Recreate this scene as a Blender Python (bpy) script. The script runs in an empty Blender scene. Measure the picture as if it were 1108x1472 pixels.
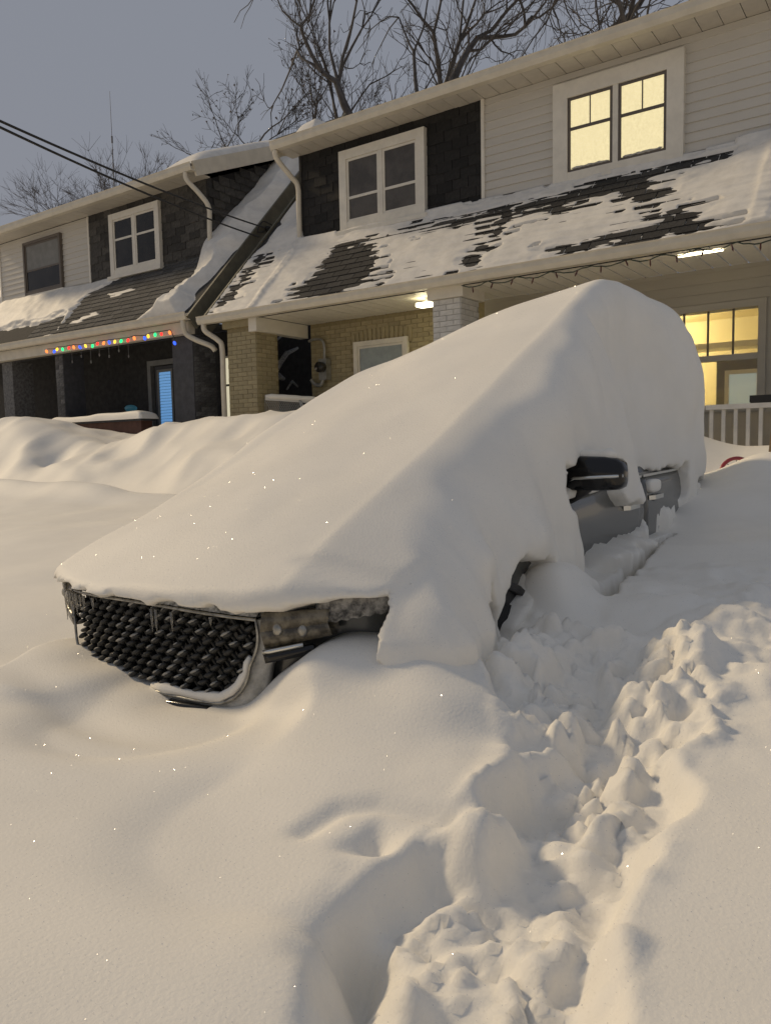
import bpy, math, random
import numpy as np
from mathutils import Vector, Matrix, Quaternion
R = math.radians
random.seed(7); rng = np.random.default_rng(7)
SC = bpy.context.scene; COL = SC.collection

# ------------------------------------------------------------------ camera
CAMZ = 1.35; FPX = 1106.; YAW, PIT, ROLL = R(35.4), R(-4.9), R(1.15)
fw = np.array([-math.sin(YAW)*math.cos(PIT), math.cos(YAW)*math.cos(PIT), math.sin(PIT)])
r0 = np.array([math.cos(YAW), math.sin(YAW), 0.]); u0 = np.cross(r0, fw)
rt = r0*math.cos(ROLL)-u0*math.sin(ROLL); up = u0*math.cos(ROLL)+r0*math.sin(ROLL)
CAM = np.array([0, 0, CAMZ])
def at(px, py, ax, v):
    d = fw*FPX+rt*(px-554)-up*(py-736); i = 'xyz'.index(ax)
    return CAM+d*((v-CAM[i])/d[i])
def proj(p):
    d = np.asarray(p)-CAM; z = d@fw
    return 554+FPX*(d@rt)/z, 736-FPX*(d@up)/z
cd = bpy.data.cameras.new('camera'); cam = bpy.data.objects.new('camera', cd); COL.objects.link(cam)
cd.sensor_fit = 'HORIZONTAL'; cd.sensor_width = 36; cd.lens = 36*FPX/1108; cd.clip_start = .02; cd.clip_end = 2000
M4 = Matrix(((rt[0], up[0], -fw[0], 0), (rt[1], up[1], -fw[1], 0), (rt[2], up[2], -fw[2], CAMZ), (0, 0, 0, 1)))
cam.matrix_world = M4; SC.camera = cam

# ------------------------------------------------------------------ sky, key light, exposure
SUN_AZ = math.atan2(-.07, -.997); SUN_EL = R(34)
W = bpy.data.worlds.new('World'); SC.world = W; W.use_nodes = True
nt = W.node_tree; nt.nodes.clear()
sky = nt.nodes.new('ShaderNodeTexSky'); sky.sky_type = 'NISHITA'; sky.sun_disc = False
sky.sun_elevation = R(4); sky.sun_rotation = math.atan2(-.997, -.07); sky.dust_density = 4; sky.air_density = 2
sb = nt.nodes.new('ShaderNodeBackground'); sb.inputs['Strength'].default_value = .05
ob = nt.nodes.new('ShaderNodeBackground'); ob.inputs['Color'].default_value = (.84, .90, 1.06, 1); ob.inputs['Strength'].default_value = .335
ad = nt.nodes.new('ShaderNodeMixShader'); ad.inputs[0].default_value = .88
out = nt.nodes.new('ShaderNodeOutputWorld')
nt.links.new(sky.outputs[0], sb.inputs['Color']); nt.links.new(sb.outputs[0], ad.inputs[1]); nt.links.new(ob.outputs[0], ad.inputs[2])
nt.links.new(ad.outputs[0], out.inputs[0])
sl = bpy.data.lights.new('sun', 'SUN'); sl.energy = 2.15; sl.color = (1, .785, .50); sl.angle = R(7)
so = bpy.data.objects.new('sun', sl); COL.objects.link(so)
sd = Vector((math.cos(SUN_EL)*math.cos(SUN_AZ), math.cos(SUN_EL)*math.sin(SUN_AZ), math.sin(SUN_EL)))
so.rotation_euler = sd.to_track_quat('Z', 'Y').to_euler(); so.location = (-10, -6, 9)
SC.view_settings.view_transform = 'Standard'; SC.view_settings.look = 'None'; SC.view_settings.gamma = 1
SC.view_settings.exposure = -.08

# ------------------------------------------------------------------ materials
MATS = {}
def mat(name, col, rough=.6, var=0., scale=8., bump=0., bscale=60., metal=0., rand=0., emis=None, estr=0., col2=None, stretch=None, spec=None, trans=0., coat=0.):
    m = bpy.data.materials.new(name); m.use_nodes = True; n = m.node_tree; L = n.links
    b = n.nodes['Principled BSDF']; b.inputs['Roughness'].default_value = rough; b.inputs['Metallic'].default_value = metal
    if spec is not None: b.inputs['Specular IOR Level'].default_value = spec
    if trans: b.inputs['Transmission Weight'].default_value = trans
    if coat: b.inputs['Coat Weight'].default_value = coat; b.inputs['Coat Roughness'].default_value = .08
    c4 = (*col, 1); b.inputs['Base Color'].default_value = c4
    tc = n.nodes.new('ShaderNodeTexCoord'); mp = n.nodes.new('ShaderNodeMapping'); L.new(tc.outputs['Object'], mp.inputs[0])
    if stretch: mp.inputs['Scale'].default_value = stretch
    last = None
    if var or col2:
        nz = n.nodes.new('ShaderNodeTexNoise'); nz.inputs['Scale'].default_value = scale; nz.inputs['Detail'].default_value = 6; nz.inputs['Roughness'].default_value = .62
        L.new(mp.outputs[0], nz.inputs['Vector'])
        mx = n.nodes.new('ShaderNodeMix'); mx.data_type = 'RGBA'
        k2 = col2 if col2 else tuple(c*(1-var) for c in col); k1 = col if col2 else tuple(min(1, c*(1+var)) for c in col)
        mx.inputs['A'].default_value = (*k1, 1); mx.inputs['B'].default_value = (*k2, 1)
        rp = n.nodes.new('ShaderNodeMapRange'); rp.inputs['From Min'].default_value = .38; rp.inputs['From Max'].default_value = .62
        L.new(nz.outputs['Fac'], rp.inputs['Value']); L.new(rp.outputs[0], mx.inputs['Factor']); last = mx.outputs['Result']
        L.new(last, b.inputs['Base Color'])
    if rand:
        oi = n.nodes.new('ShaderNodeObjectInfo'); hs = n.nodes.new('ShaderNodeHueSaturation')
        mr = n.nodes.new('ShaderNodeMapRange'); mr.inputs['To Min'].default_value = 1-rand; mr.inputs['To Max'].default_value = 1+rand
        L.new(oi.outputs['Random'], mr.inputs['Value']); L.new(mr.outputs[0], hs.inputs['Value'])
        if last: L.new(last, hs.inputs['Color'])
        else: hs.inputs['Color'].default_value = c4
        L.new(hs.outputs[0], b.inputs['Base Color'])
    if bump:
        nb = n.nodes.new('ShaderNodeTexNoise'); nb.inputs['Scale'].default_value = bscale; nb.inputs['Detail'].default_value = 7
        L.new(mp.outputs[0], nb.inputs['Vector'])
        bp = n.nodes.new('ShaderNodeBump'); bp.inputs['Strength'].default_value = bump; bp.inputs['Distance'].default_value = .01
        L.new(nb.outputs['Fac'], bp.inputs['Height']); L.new(bp.outputs[0], b.inputs['Normal'])
    if emis:
        b.inputs['Emission Color'].default_value = (*emis, 1); b.inputs['Emission Strength'].default_value = estr
    MATS[name] = m; return m
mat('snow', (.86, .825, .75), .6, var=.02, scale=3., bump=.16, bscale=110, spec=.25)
mat('roof_snow', (.70, .675, .625), .6, var=.07, scale=6, bump=.25, bscale=90, spec=.3)  # thin roof snow; darker tone also holds the weaker light on the roofs
mat('frost', (.62, .62, .60), .6, scale=42, col2=(.16, .16, .15), bump=.5, bscale=120)
mat('frost_light', (.55, .53, .48), .6, scale=18, col2=(.33, .32, .29), bump=.3, bscale=100)
mat('crust', (.36, .34, .30), .6, scale=34, col2=(.045, .043, .04), bump=.6, bscale=120)
mat('shingle_wall', (.052, .048, .042), .85, var=.25, scale=22, bump=.4, bscale=160, rand=.45)
mat('shingle_wall_dark', (.014, .013, .012), .85, var=.3, scale=22, bump=.4, bscale=160, rand=.5)
mat('shingle_roof', (.030, .029, .028), .9, var=.3, scale=30, bump=.5, bscale=200, rand=.4)
mat('shingle_roof_grey', (.078, .076, .072), .9, var=.3, scale=30, bump=.5, bscale=200, rand=.3)
mat('roof_deck', (.024, .023, .022), .9, var=.3, scale=20, bump=.4, bscale=90)
mat('siding', (.56, .53, .47), .5, var=.05, scale=3, bump=.06, bscale=30, rand=.03, stretch=(.15, 1, 1))
mat('siding_beige', (.36, .33, .27), .55, var=.06, scale=3, rand=.04, stretch=(.15, 1, 1))
mat('trim', (.70, .66, .57), .45, var=.05, scale=6, bump=.06, bscale=40)
mat('gutter', (.60, .55, .45), .45, var=.06, scale=5, bump=.05, bscale=30)
mat('soffit', (.54, .50, .43), .5, var=.05, scale=6, rand=.03)
mat('rake', (.13, .12, .085), .6, var=.15, scale=7, bump=.2, bscale=40)
mat('brick_yellow', (.33, .28, .165), .75, var=.10, scale=14, bump=.35, bscale=70, rand=.10)
mat('mortar_yellow', (.25, .205, .11), .85, var=.1, scale=20, bump=.3, bscale=90)
mat('brick_white', (.58, .57, .54), .7, var=.10, scale=14, bump=.35, bscale=70, rand=.06)
mat('mortar_white', (.36, .35, .32), .85, var=.12, scale=20)
mat('stone_dark', (.11, .11, .11), .85, var=.35, scale=18, bump=.5, bscale=60, rand=.35)
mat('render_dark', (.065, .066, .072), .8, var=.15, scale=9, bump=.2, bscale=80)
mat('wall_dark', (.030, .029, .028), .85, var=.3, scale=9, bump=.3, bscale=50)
mat('porch_red', (.10, .045, .03), .7, var=.2, scale=10)
mat('glass_dark', (.022, .020, .017), .08, var=.3, scale=2.2, spec=.35)
mat('pane_dusk', (.075, .066, .055), .3, var=.25, scale=3)
mat('blind', (.10, .085, .065), .7, var=.15, scale=6)
mat('pane_pale', (.30, .34, .34), .4, var=.1, scale=5)
mat('blind_pale', (.20, .20, .19), .7, var=.1, scale=6)
mat('sash_dark', (.12, .10, .08), .5)
mat('glow_frost', (.5, .45, .3), .5, emis=(1, .85, .47), estr=.85)
mat('blind_blue', (.25, .4, .5), .6, emis=(.16, .42, .85), estr=.55)
mat('globe', (.03, .06, .07), .3, emis=(.04, .16, .22), estr=.25)
mat('sidelight', (.5, .5, .45), .5, emis=(1, .90, .62), estr=.62)
mat('tube_light', (.8, .8, .7), .4, emis=(1, .90, .58), estr=8.)
mat('room_wall', (.75, .64, .36), .8)
mat('room_olive', (.17, .15, .09), .8)
mat('room_pane', (.5, .56, .55), .5, emis=(.62, .72, .68), estr=.28)
mat('glass_clear', (.9, .92, .9), .05, trans=1., spec=.5)
mat('metal_grey', (.36, .36, .34), .45, metal=.6, var=.15, scale=12)
mat('white_rail', (.62, .60, .55), .5, var=.06, scale=9, bump=.1, bscale=50)
mat('wire', (.012, .012, .012), .6)
mat('wire_green', (.02, .035, .02), .6)
mat('bulb_dead', (.07, .012, .010), .35)
mat('wood', (.25, .17, .09), .7, var=.2, scale=12)
mat('red_paint', (.30, .03, .04), .35)
mat('black_plastic', (.012, .012, .012), .4, bump=.1, bscale=200)
mat('gloss_black', (.006, .006, .007), .12, spec=.5)
mat('paint_grey', (.105, .108, .103), .26, metal=.25, coat=.5, var=.10, scale=3, bump=.03, bscale=90)
mat('chrome', (.66, .66, .63), .22, metal=1.)
mat('dull_chrome', (.34, .33, .30), .42, metal=.9, var=.3, scale=30)
mat('rubber', (.012, .012, .012), .85, bump=.3, bscale=90)
mat('rim', (.25, .25, .25), .35, metal=.8)
mat('lens', (.20, .175, .125), .4, scale=26, col2=(.055, .045, .03), coat=.3, bump=.3, bscale=80)
mat('stud', (.03, .03, .028), .6, var=.3, scale=60)
mat('ice', (.55, .53, .48), .12, trans=.75, spec=.5)
mat('crystal', (.85, .82, .76), .10, spec=1.)
mat('bark', (.085, .078, .076), .9, var=.25, scale=4)
mat('bark_far', (.105, .10, .105), .9, var=.2, scale=3)  # greyer bark for distant trees, air haze painted into the colour
mat('leaf_dead', (.07, .045, .03), .8)
mat('mast', (.12, .12, .13), .6)  # grey tone carries the haze in front of the far mast
BULB = {}
for k, c in dict(red=(1, .035, .03), blue=(.03, .10, 1), yellow=(1, .55, .05), green=(.02, .85, .22), orange=(1, .22, .05)).items():
    BULB[k] = mat('bulb_'+k, tuple(.6*v for v in c), .3, emis=c, estr=2.0)
cm = MATS['crystal'].node_tree; cm.nodes.clear(); c1 = cm.nodes.new('ShaderNodeBsdfTransparent'); c2 = cm.nodes.new('ShaderNodeBsdfGlossy'); c2.inputs['Roughness'].default_value = .15
c3 = cm.nodes.new('ShaderNodeMixShader'); c3.inputs[0].default_value = .32; c4_ = cm.nodes.new('ShaderNodeOutputMaterial'); cm.links.new(c1.outputs[0], c3.inputs[1]); cm.links.new(c2.outputs[0], c3.inputs[2]); cm.links.new(c3.outputs[0], c4_.inputs[0])
# panes of the lit window get a soft frost pattern
g = MATS['glow_frost'].node_tree; b = g.nodes['Principled BSDF']
tc = g.nodes.new('ShaderNodeTexCoord'); nz = g.nodes.new('ShaderNodeTexNoise'); nz.inputs['Scale'].default_value = 60; nz.inputs['Detail'].default_value = 6
mr = g.nodes.new('ShaderNodeMapRange'); mr.inputs['From Min'].default_value = .3; mr.inputs['From Max'].default_value = .7; mr.inputs['To Min'].default_value = .66; mr.inputs['To Max'].default_value = .90
g.links.new(tc.outputs['Object'], nz.inputs['Vector']); g.links.new(nz.outputs['Fac'], mr.inputs['Value']); g.links.new(mr.outputs[0], b.inputs['Emission Strength'])

# ------------------------------------------------------------------ helpers
def tag(o, label=None, cat=None, group=None, kind=None):
    if label: o['label'] = label
    if cat: o['category'] = cat
    if group: o['group'] = group
    if kind: o['kind'] = kind
    return o
def par(o, p):
    if p is not None:
        o.parent = p; o.matrix_parent_inverse = Matrix.Translation(-Vector(world_loc(p)))
    return o
WL = {}
def world_loc(p): return WL.get(p.name, (0, 0, 0))
def empty(name, loc=(0, 0, 0)):
    o = bpy.data.objects.new(name, None); COL.objects.link(o); o.location = loc; o.empty_display_size = .1; WL[o.name] = tuple(loc); return o
def mesh(name, V, F, smooth=False):
    me = bpy.data.meshes.new(name); me.from_pydata([tuple(map(float, v)) for v in V], [], [tuple(map(int, f)) for f in F])
    if smooth: me.shade_smooth()
    me.update(); return me
def obj(name, VF, m, parent=None, smooth=False):
    me = mesh(name, VF[0], VF[1], smooth); me.materials.append(MATS[m] if isinstance(m, str) else m)
    o = bpy.data.objects.new(name, me); COL.objects.link(o); WL[o.name] = (0, 0, 0)
    par(o, parent); return o
def inst(name, me, loc, parent, rot=None, scale=None):
    o = bpy.data.objects.new(name, me); COL.objects.link(o); o.location = loc
    if rot is not None: o.rotation_euler = rot
    if scale is not None: o.scale = scale
    WL[o.name] = (0, 0, 0); par(o, parent); return o
BF = [(0, 3, 2, 1), (4, 5, 6, 7), (0, 1, 5, 4), (1, 2, 6, 5), (2, 3, 7, 6), (3, 0, 4, 7)]
def box(x0, x1, y0, y1, z0, z1):
    return ([(x0, y0, z0), (x1, y0, z0), (x1, y1, z0), (x0, y1, z0), (x0, y0, z1), (x1, y0, z1), (x1, y1, z1), (x0, y1, z1)], list(BF))
def join(*parts):
    V, F = [], []
    for v, f in parts:
        k = len(V); V += list(v); F += [tuple(i+k for i in q) for q in f]
    return V, F
def hexa(p):  # 8 corner points, bottom loop then top loop
    return list(p), list(BF)
def frame_xz(x0, x1, z0, z1, w, y0, y1, wb=None):
    wb = w if wb is None else wb
    return join(box(x0, x0+w, y0, y1, z0, z1), box(x1-w, x1, y0, y1, z0, z1), box(x0+w, x1-w, y0+.003, y1, z1-w, z1), box(x0+w, x1-w, y0+.003, y1, z0, z0+wb))
def tube(pts, rad, n=8, cap=True):
    pts = [Vector(p) for p in pts]; V, F = [], []; N = len(pts)
    rads = rad if isinstance(rad, (list, tuple)) else [rad]*N
    a = None
    for i, p in enumerate(pts):
        t = (pts[min(i+1, N-1)]-pts[max(i-1, 0)]).normalized()
        if a is None:
            a = t.orthogonal().normalized()
        else:
            a = (a-t*a.dot(t)).normalized()
        b = t.cross(a)
        for k in range(n):
            q = 2*math.pi*k/n; V.append(p+(a*math.cos(q)+b*math.sin(q))*rads[i])
    for i in range(N-1):
        for k in range(n):
            F.append((i*n+k, i*n+(k+1) % n, (i+1)*n+(k+1) % n, (i+1)*n+k))
    if cap: F.append(tuple(reversed(range(n)))); F.append(tuple(range((N-1)*n, N*n)))
    return V, F
def ribbon(pts, w, h, nrm):  # rectangular tube along pts; nrm = height direction
    pts = [Vector(p) for p in pts]; V, F = [], []; nrm = Vector(nrm).normalized(); N = len(pts)
    for i, p in enumerate(pts):
        t = (pts[min(i+1, N-1)]-pts[max(i-1, 0)]).normalized(); s = t.cross(nrm).normalized(); u = s.cross(t)
        for a, b in ((-1, -1), (1, -1), (1, 1), (-1, 1)): V.append(p+s*a*w/2+u*b*h/2)
    for i in range(N-1):
        for k in range(4): F.append((i*4+k, i*4+(k+1) % 4, (i+1)*4+(k+1) % 4, (i+1)*4+k))
    F.append((3, 2, 1, 0)); F.append(tuple(range((N-1)*4, N*4))); return V, F
def blob(c, r, seed=0, amp=.18, nu=14, nv=10):
    V, F = [], []; rs = np.random.default_rng(seed); ph = rs.uniform(0, 6.3, 6)
    for j in range(nv+1):
        th = math.pi*j/nv
        for i in range(nu):
            a = 2*math.pi*i/nu
            k = 1+amp*(math.sin(2*a+ph[0])*math.sin(th)+.6*math.sin(3*a+2*th+ph[1])*math.sin(th)+.5*math.sin(3*th+ph[2]))
            V.append((c[0]+r[0]*k*math.sin(th)*math.cos(a), c[1]+r[1]*k*math.sin(th)*math.sin(a), c[2]+r[2]*k*math.cos(th)))
    for j in range(nv):
        for i in range(nu): F.append((j*nu+i, (j+1)*nu+i, (j+1)*nu+(i+1) % nu, j*nu+(i+1) % nu))
    return V, F
def grid_faces(nx, ny):  # index = i*ny + j
    i, j = np.meshgrid(np.arange(nx-1), np.arange(ny-1), indexing='ij'); a = (i*ny+j).ravel()
    return np.stack([a, a+ny, a+ny+1, a+1], 1)
def np_obj(name, V, F, m, smooth=True):
    me = bpy.data.meshes.new(name); n = len(V); k = len(F)
    me.vertices.add(n); me.vertices.foreach_set('co', np.asarray(V, np.float32).ravel())
    me.loops.add(k*4); me.loops.foreach_set('vertex_index', np.asarray(F, np.int32).ravel())
    me.polygons.add(k); me.polygons.foreach_set('loop_start', np.arange(0, 4*k, 4, dtype=np.int32))
    me.update(calc_edges=True); me.validate()
    if smooth: me.shade_smooth()
    me.materials.append(MATS[m]); o = bpy.data.objects.new(name, me); COL.objects.link(o); WL[o.name] = (0, 0, 0); return o
def noise2(x, y, seed=0):
    x = np.asarray(x, float); y = np.asarray(y, float); x, y = np.broadcast_arrays(x, y)
    tb = np.random.default_rng(seed).uniform(-1, 1, (256, 256))
    xi = np.floor(x).astype(int); yi = np.floor(y).astype(int); fx = x-xi; fy = y-yi
    fx = fx*fx*fx*(fx*(fx*6-15)+10); fy = fy*fy*fy*(fy*(fy*6-15)+10)
    g = lambda a, b: tb[a & 255, b & 255]
    return (g(xi, yi)*(1-fx)+g(xi+1, yi)*fx)*(1-fy)+(g(xi, yi+1)*(1-fx)+g(xi+1, yi+1)*fx)*fy
def fbm(x, y, seed=0, o=4, g=.5):
    s = 0; a = 1
    for k in range(o): s = s+a*noise2(x*2**k+k*17.3, y*2**k-k*9.1, seed+k); a *= g
    return s
def sstep(a, b, x):
    t = np.clip((x-a)/(b-a), 0, 1); return t*t*(3-2*t)
def smax(a, b, k):
    h = np.clip(.5+.5*(a-b)/k, 0, 1); return b*(1-h)+a*h+k*h*(1-h)
def polysd(x, y, poly):  # signed distance, negative inside
    d = np.full(np.shape(x), 1e9); ins = np.zeros(np.shape(x), bool); n = len(poly)
    for i in range(n):
        ax, ay = poly[i]; bx, by = poly[(i+1) % n]; ex, ey = bx-ax, by-ay
        t = np.clip(((x-ax)*ex+(y-ay)*ey)/(ex*ex+ey*ey+1e-12), 0, 1)
        d = np.minimum(d, np.hypot(x-ax-t*ex, y-ay-t*ey))
        c = ((ay > y) != (by > y)) & (x < (bx-ax)*(y-ay)/(by-ay+1e-12)+ax); ins ^= c
    return np.where(ins, -d, d)
def segd(x, y, pts):
    d = np.full(np.shape(x), 1e9)
    for (ax, ay), (bx, by) in zip(pts[:-1], pts[1:]):
        ex, ey = bx-ax, by-ay; t = np.clip(((x-ax)*ex+(y-ay)*ey)/(ex*ex+ey*ey), 0, 1)
        d = np.minimum(d, np.hypot(x-ax-t*ex, y-ay-t*ey))
    return d
def surface_nets(f, org, h):
    s = f < 0; nx, ny, nz = f.shape
    pos = np.zeros((nx-1, ny-1, nz-1, 3), np.float32); cnt = np.zeros((nx-1, ny-1, nz-1), np.float32)
    sl_ = lambda o, n: slice(o, o+n-1)
    for ax in range(3):
        o1 = [(a, b) for a in (0, 1) for b in (0, 1)]
        for a, b in o1:
            c0 = [0, 0, 0]; oth = [k for k in range(3) if k != ax]; c0[oth[0]] = a; c0[oth[1]] = b; c1 = list(c0); c1[ax] = 1
            f0 = f[sl_(c0[0], nx), sl_(c0[1], ny), sl_(c0[2], nz)]; f1 = f[sl_(c1[0], nx), sl_(c1[1], ny), sl_(c1[2], nz)]
            m = (f0 < 0) != (f1 < 0); t = np.where(m, f0/(f0-f1+1e-20), 0)
            cnt += m
            for k in range(3): pos[..., k] += np.where(m, c0[k]+(t if k == ax else 0), 0)
    act = cnt > 0; idx = np.full(cnt.shape, -1, np.int64); ids = np.argwhere(act); idx[act] = np.arange(len(ids))
    V = (ids+pos[act]/cnt[act][:, None])*h+np.asarray(org)
    Fs = []
    for ax in range(3):
        a, b = [(1, 2), (2, 0), (0, 1)][ax]
        s0 = np.take(s, np.arange(f.shape[ax]-1), ax); s1 = np.take(s, np.arange(1, f.shape[ax]), ax)
        e = np.argwhere(s0 != s1)
        ok = (e[:, a] > 0) & (e[:, b] > 0) & (e[:, a] < f.shape[a]-1) & (e[:, b] < f.shape[b]-1); e = e[ok]
        inside = s0[tuple(e.T)]
        def cell(da, db):
            q = e.copy(); q[:, a] -= da; q[:, b] -= db; return idx[tuple(q.T)]
        q = np.stack([cell(1, 1), cell(0, 1), cell(0, 0), cell(1, 0)], 1)
        q[~inside] = q[~inside][:, ::-1]; Fs.append(q)
    return V, np.concatenate(Fs)

# ------------------------------------------------------------------ car geometry shared by body and snow
XC = -2.36; HW = .95; XSIDE = XC+HW+.01            # near (left) flank at about x = -1.40
def yfront(x): return 1.78+.30*np.abs((np.asarray(x)-XC)/HW)**3
PXS = lambda poly, X=-1.38: [tuple(at(px, py, 'x', X)[1:]) for px, py in poly]
DOOR_P = PXS([(809, 668), (889, 667), (892, 690), (887, 700), (884, 706), (893, 727), (905, 731), (922, 716), (931, 728), (927, 750), (909, 770), (877, 780), (851, 797), (844, 819), (831, 793), (824, 764), (807, 730)])
REAR_P = PXS([(925, 694), (929, 728), (945, 727), (967, 725), (981, 714), (987, 704), (987, 668), (951, 684), (960, 705), (934, 714)])
QUART_P = PXS([(1003, 690), (1022, 681), (1025, 752), (1016, 735)])
WHEEL_P = PXS([(684, 872), (698, 848), (712, 880), (708, 940), (690, 915)], -1.33)
WHEEL_Q = PXS([(716, 893), (733, 850), (746, 812), (768, 800), (790, 812), (770, 850), (745, 885), (726, 925)], -1.33)

# ------------------------------------------------------------------ ground snow (one sheet to the horizon)
def clods(x, y, sc, seed, amp, keep=.55):
    """broken lumps: jittered cells, some of them raised and tilted, with worn edges"""
    X, Y = x*sc, y*sc; ix, iy = np.floor(X).astype(int), np.floor(Y).astype(int); T_ = np.random.default_rng(seed).uniform(0, 1, (5, 64, 64))
    f1 = np.full(X.shape, 9.); f2 = np.full(X.shape, 9.); v = np.zeros(X.shape)
    for a in (-1, 0, 1):
        for b in (-1, 0, 1):
            i, j = (ix+a) & 63, (iy+b) & 63; px_, py_ = ix+a+T_[0, i, j], iy+b+T_[1, i, j]; dx_, dy_ = X-px_, Y-py_; q = np.hypot(dx_, dy_)
            hv = np.where(T_[2, i, j] < keep, .45+.55*T_[2, i, j]/keep+.32*(T_[3, i, j]-.5)*dx_+.32*(T_[4, i, j]-.5)*dy_-.35*q*q, 0)
            nw = q < f1; f2 = np.where(nw, f1, np.minimum(f2, q)); v = np.where(nw, hv, v); f1 = np.where(nw, q, f1)
    return amp*v*sstep(0, .30, f2-f1)
def ground_h(x, y, crack=True):
    zL = np.interp(y, [-3, 0, 1.8, 4, 5.2, 5.7, 6.0, 6.6, 7.5, 8.1, 8.55, 9.0, 60], [.42, .45, .47, .62, .78, .86, .82, 1.12, 1.66, 1.80, 1.78, 1.15, 1.1])
    zR = np.interp(y, [-3, 0, 1.5, 2.5, 3.5, 5, 7, 8.5, 9, 60], [.45, .48, .50, .54, .68, .78, 1.02, 1.27, 1.15, 1.1])
    w = sstep(-3.2, -1.5, x); h = zL*(1-w)+zR*w
    wx = x+.25*noise2(x*.9, y*.9, 3); wy = y+.25*noise2(x*.9, y*.9, 4)
    far = sstep(6.0, 14, -x)
    # big mounds on the left bank
    gs = lambda cx, cy, sx, sy: np.exp(-((wx-cx)/sx)**2-((wy-cy)/sy)**2)
    h = h+.42*gs(-13.2, 7.0, 1.5, .8)-.30*gs(-10.9, 7.9, .9, .55)+.10*gs(-9.2, 7.6, 1.0, .5)+.10*gs(-7.2, 7.9, .7, .5)-.16*gs(-11.4, 6.9, .45, .35)
    h = h+.16*gs(-9.6, 5.6, 2.6, .25)-.14*gs(-9.4, 6.15, 2.8, .28)
    h = h+.05*fbm(x*.55, y*.55, 11, 3)*sstep(-8, 0, y)
    bk = sstep(5.9, 6.8, y)*sstep(8.7, 8.2, y)*sstep(-4.5, -6, x); h = h+bk*(-.16*np.abs(noise2(wx*.95+.6*wy, wy*1.1, 151))+.07-.06*np.abs(noise2(wx*2.1, wy*1.9, 152)))
    # long wind ripples in the smooth drift, left foreground
    h = h+.012*noise2(x*1.6+y*.7, y*2.6-x*.8, 21)
    # measured heights around the near front corner and beside the car
    num = h*.0; den = np.full(np.shape(h), 1e-9)
    for px, py, z, r_ in CTRL:
        p = at(px, py, 'z', z); wq = np.exp(-((x-p[0])**2+(y-p[1])**2)/(r_*r_)); num += wq*z; den += wq
    k = sstep(.04, .45, den); h = h*(1-k)+k*num/den
    h = h-.04*gs(-2.2, 1.64, .40, .10)
    p = at(796, 846, 'z', .72); bl_ = .725+.105*np.exp(-np.abs((wx*.2+x*.8-p[0])/.15)**3-np.abs((wy*.2+y*.8-p[1]-.02)/.20)**3); mk = np.exp(-np.abs((x-p[0])/.17)**4-np.abs((y-p[1]-.02)/.23)**4); h = np.maximum(h, h*(1-mk)+bl_*mk)
    h = h+.20*np.exp(-((x+1.05)/.36)**2-((y-6.75)/.50)**2)
    # hollow at the front wheel
    h = h-.16*np.exp(-((x+1.30)/.07)**2-((y-2.52)/.12)**2)
    n5a, n5b = noise2(x*5, y*5, 31), noise2(x*5, y*5, 33); n13a, n13b = noise2(x*13, y*13, 32), noise2(x*13, y*13, 34)
    # broken slab edge on the right of the lit drift
    bx, by = x+.05*n5a+.012*n13a, y+.05*n5b+.012*n13b
    low_ = polysd(bx, by, [tuple(at(px, py, 'z', .55)[:2]) for px, py in [(606, 908), (640, 958), (690, 985), (735, 1040), (742, 1110), (780, 1160), (860, 1120), (900, 1040), (860, 960), (740, 930)]])
    h = h-.06*sstep(.05, -.05, low_)
    # trodden trench
    path = [tuple(at(px, py, 'z', .36)[:2]) for px, py in [(690, 1560), (690, 1420), (800, 1290), (850, 1190), (920, 1110), (960, 1040)]]
    d = segd(bx, by, path); wdt = np.interp(y, [.8, 1.3, 1.9, 2.6], [.23, .20, .18, .12])+.03*noise2(x*2.2, y*2.2, 35)
    deep = np.interp(y, [.5, 1.5, 2.0, 2.5, 2.9], [.125, .12, .10, .06, .0])
    h = h-deep*sstep(wdt+.05, wdt-.05, d)
    # foot holes on the left of the trench
    for px, py, rx_, ry_, dp in [(545, 1275, .05, .06, .05), (515, 1390, .07, .10, .10), (570, 1450, .10, .09, .06)]:
        p = at(px, py, 'z', .38); h = h-dp*np.exp(-np.abs((bx+.02*n13a-p[0])/rx_)**2.3-np.abs((by+.02*n13b-p[1])/ry_)**2.3)
    # standing clod and small ridge between the holes
    p = at(715, 1170, 'z', .50); c = np.exp(-np.abs((bx-p[0])/.095)**4-np.abs((by-p[1]+.07)/.11)**4); h = np.maximum(h, h*(1-c)+c*(.505+.02*noise2(x*9, y*9, 38)))
    p = at(590, 1330, 'z', .44); h = h+.04*np.exp(-((bx-p[0])/.028)**2-((by-p[1])/.045)**2)
    p = at(600, 1440, 'z', .40); h = h+.10*np.exp(-((bx-p[0])/.07)**2-((by-p[1])/.06)**2)
    # thin slab edge across the drift
    e = segd(x, y, [tuple(at(px, py, 'z', .47)[:2]) for px, py in [(440, 1196), (490, 1172), (540, 1170), (600, 1182), (640, 1190)]]); e2 = y-np.interp(x, [-1.3, -.8], [1.28, 1.42])
    h = h-.022*np.exp(-(e/.03)**2)
    # lumps of thrown snow
    rs = np.random.default_rng(5); w1, w2 = noise2(x*9, y*9, 40), noise2(x*9, y*9, 41)
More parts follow.
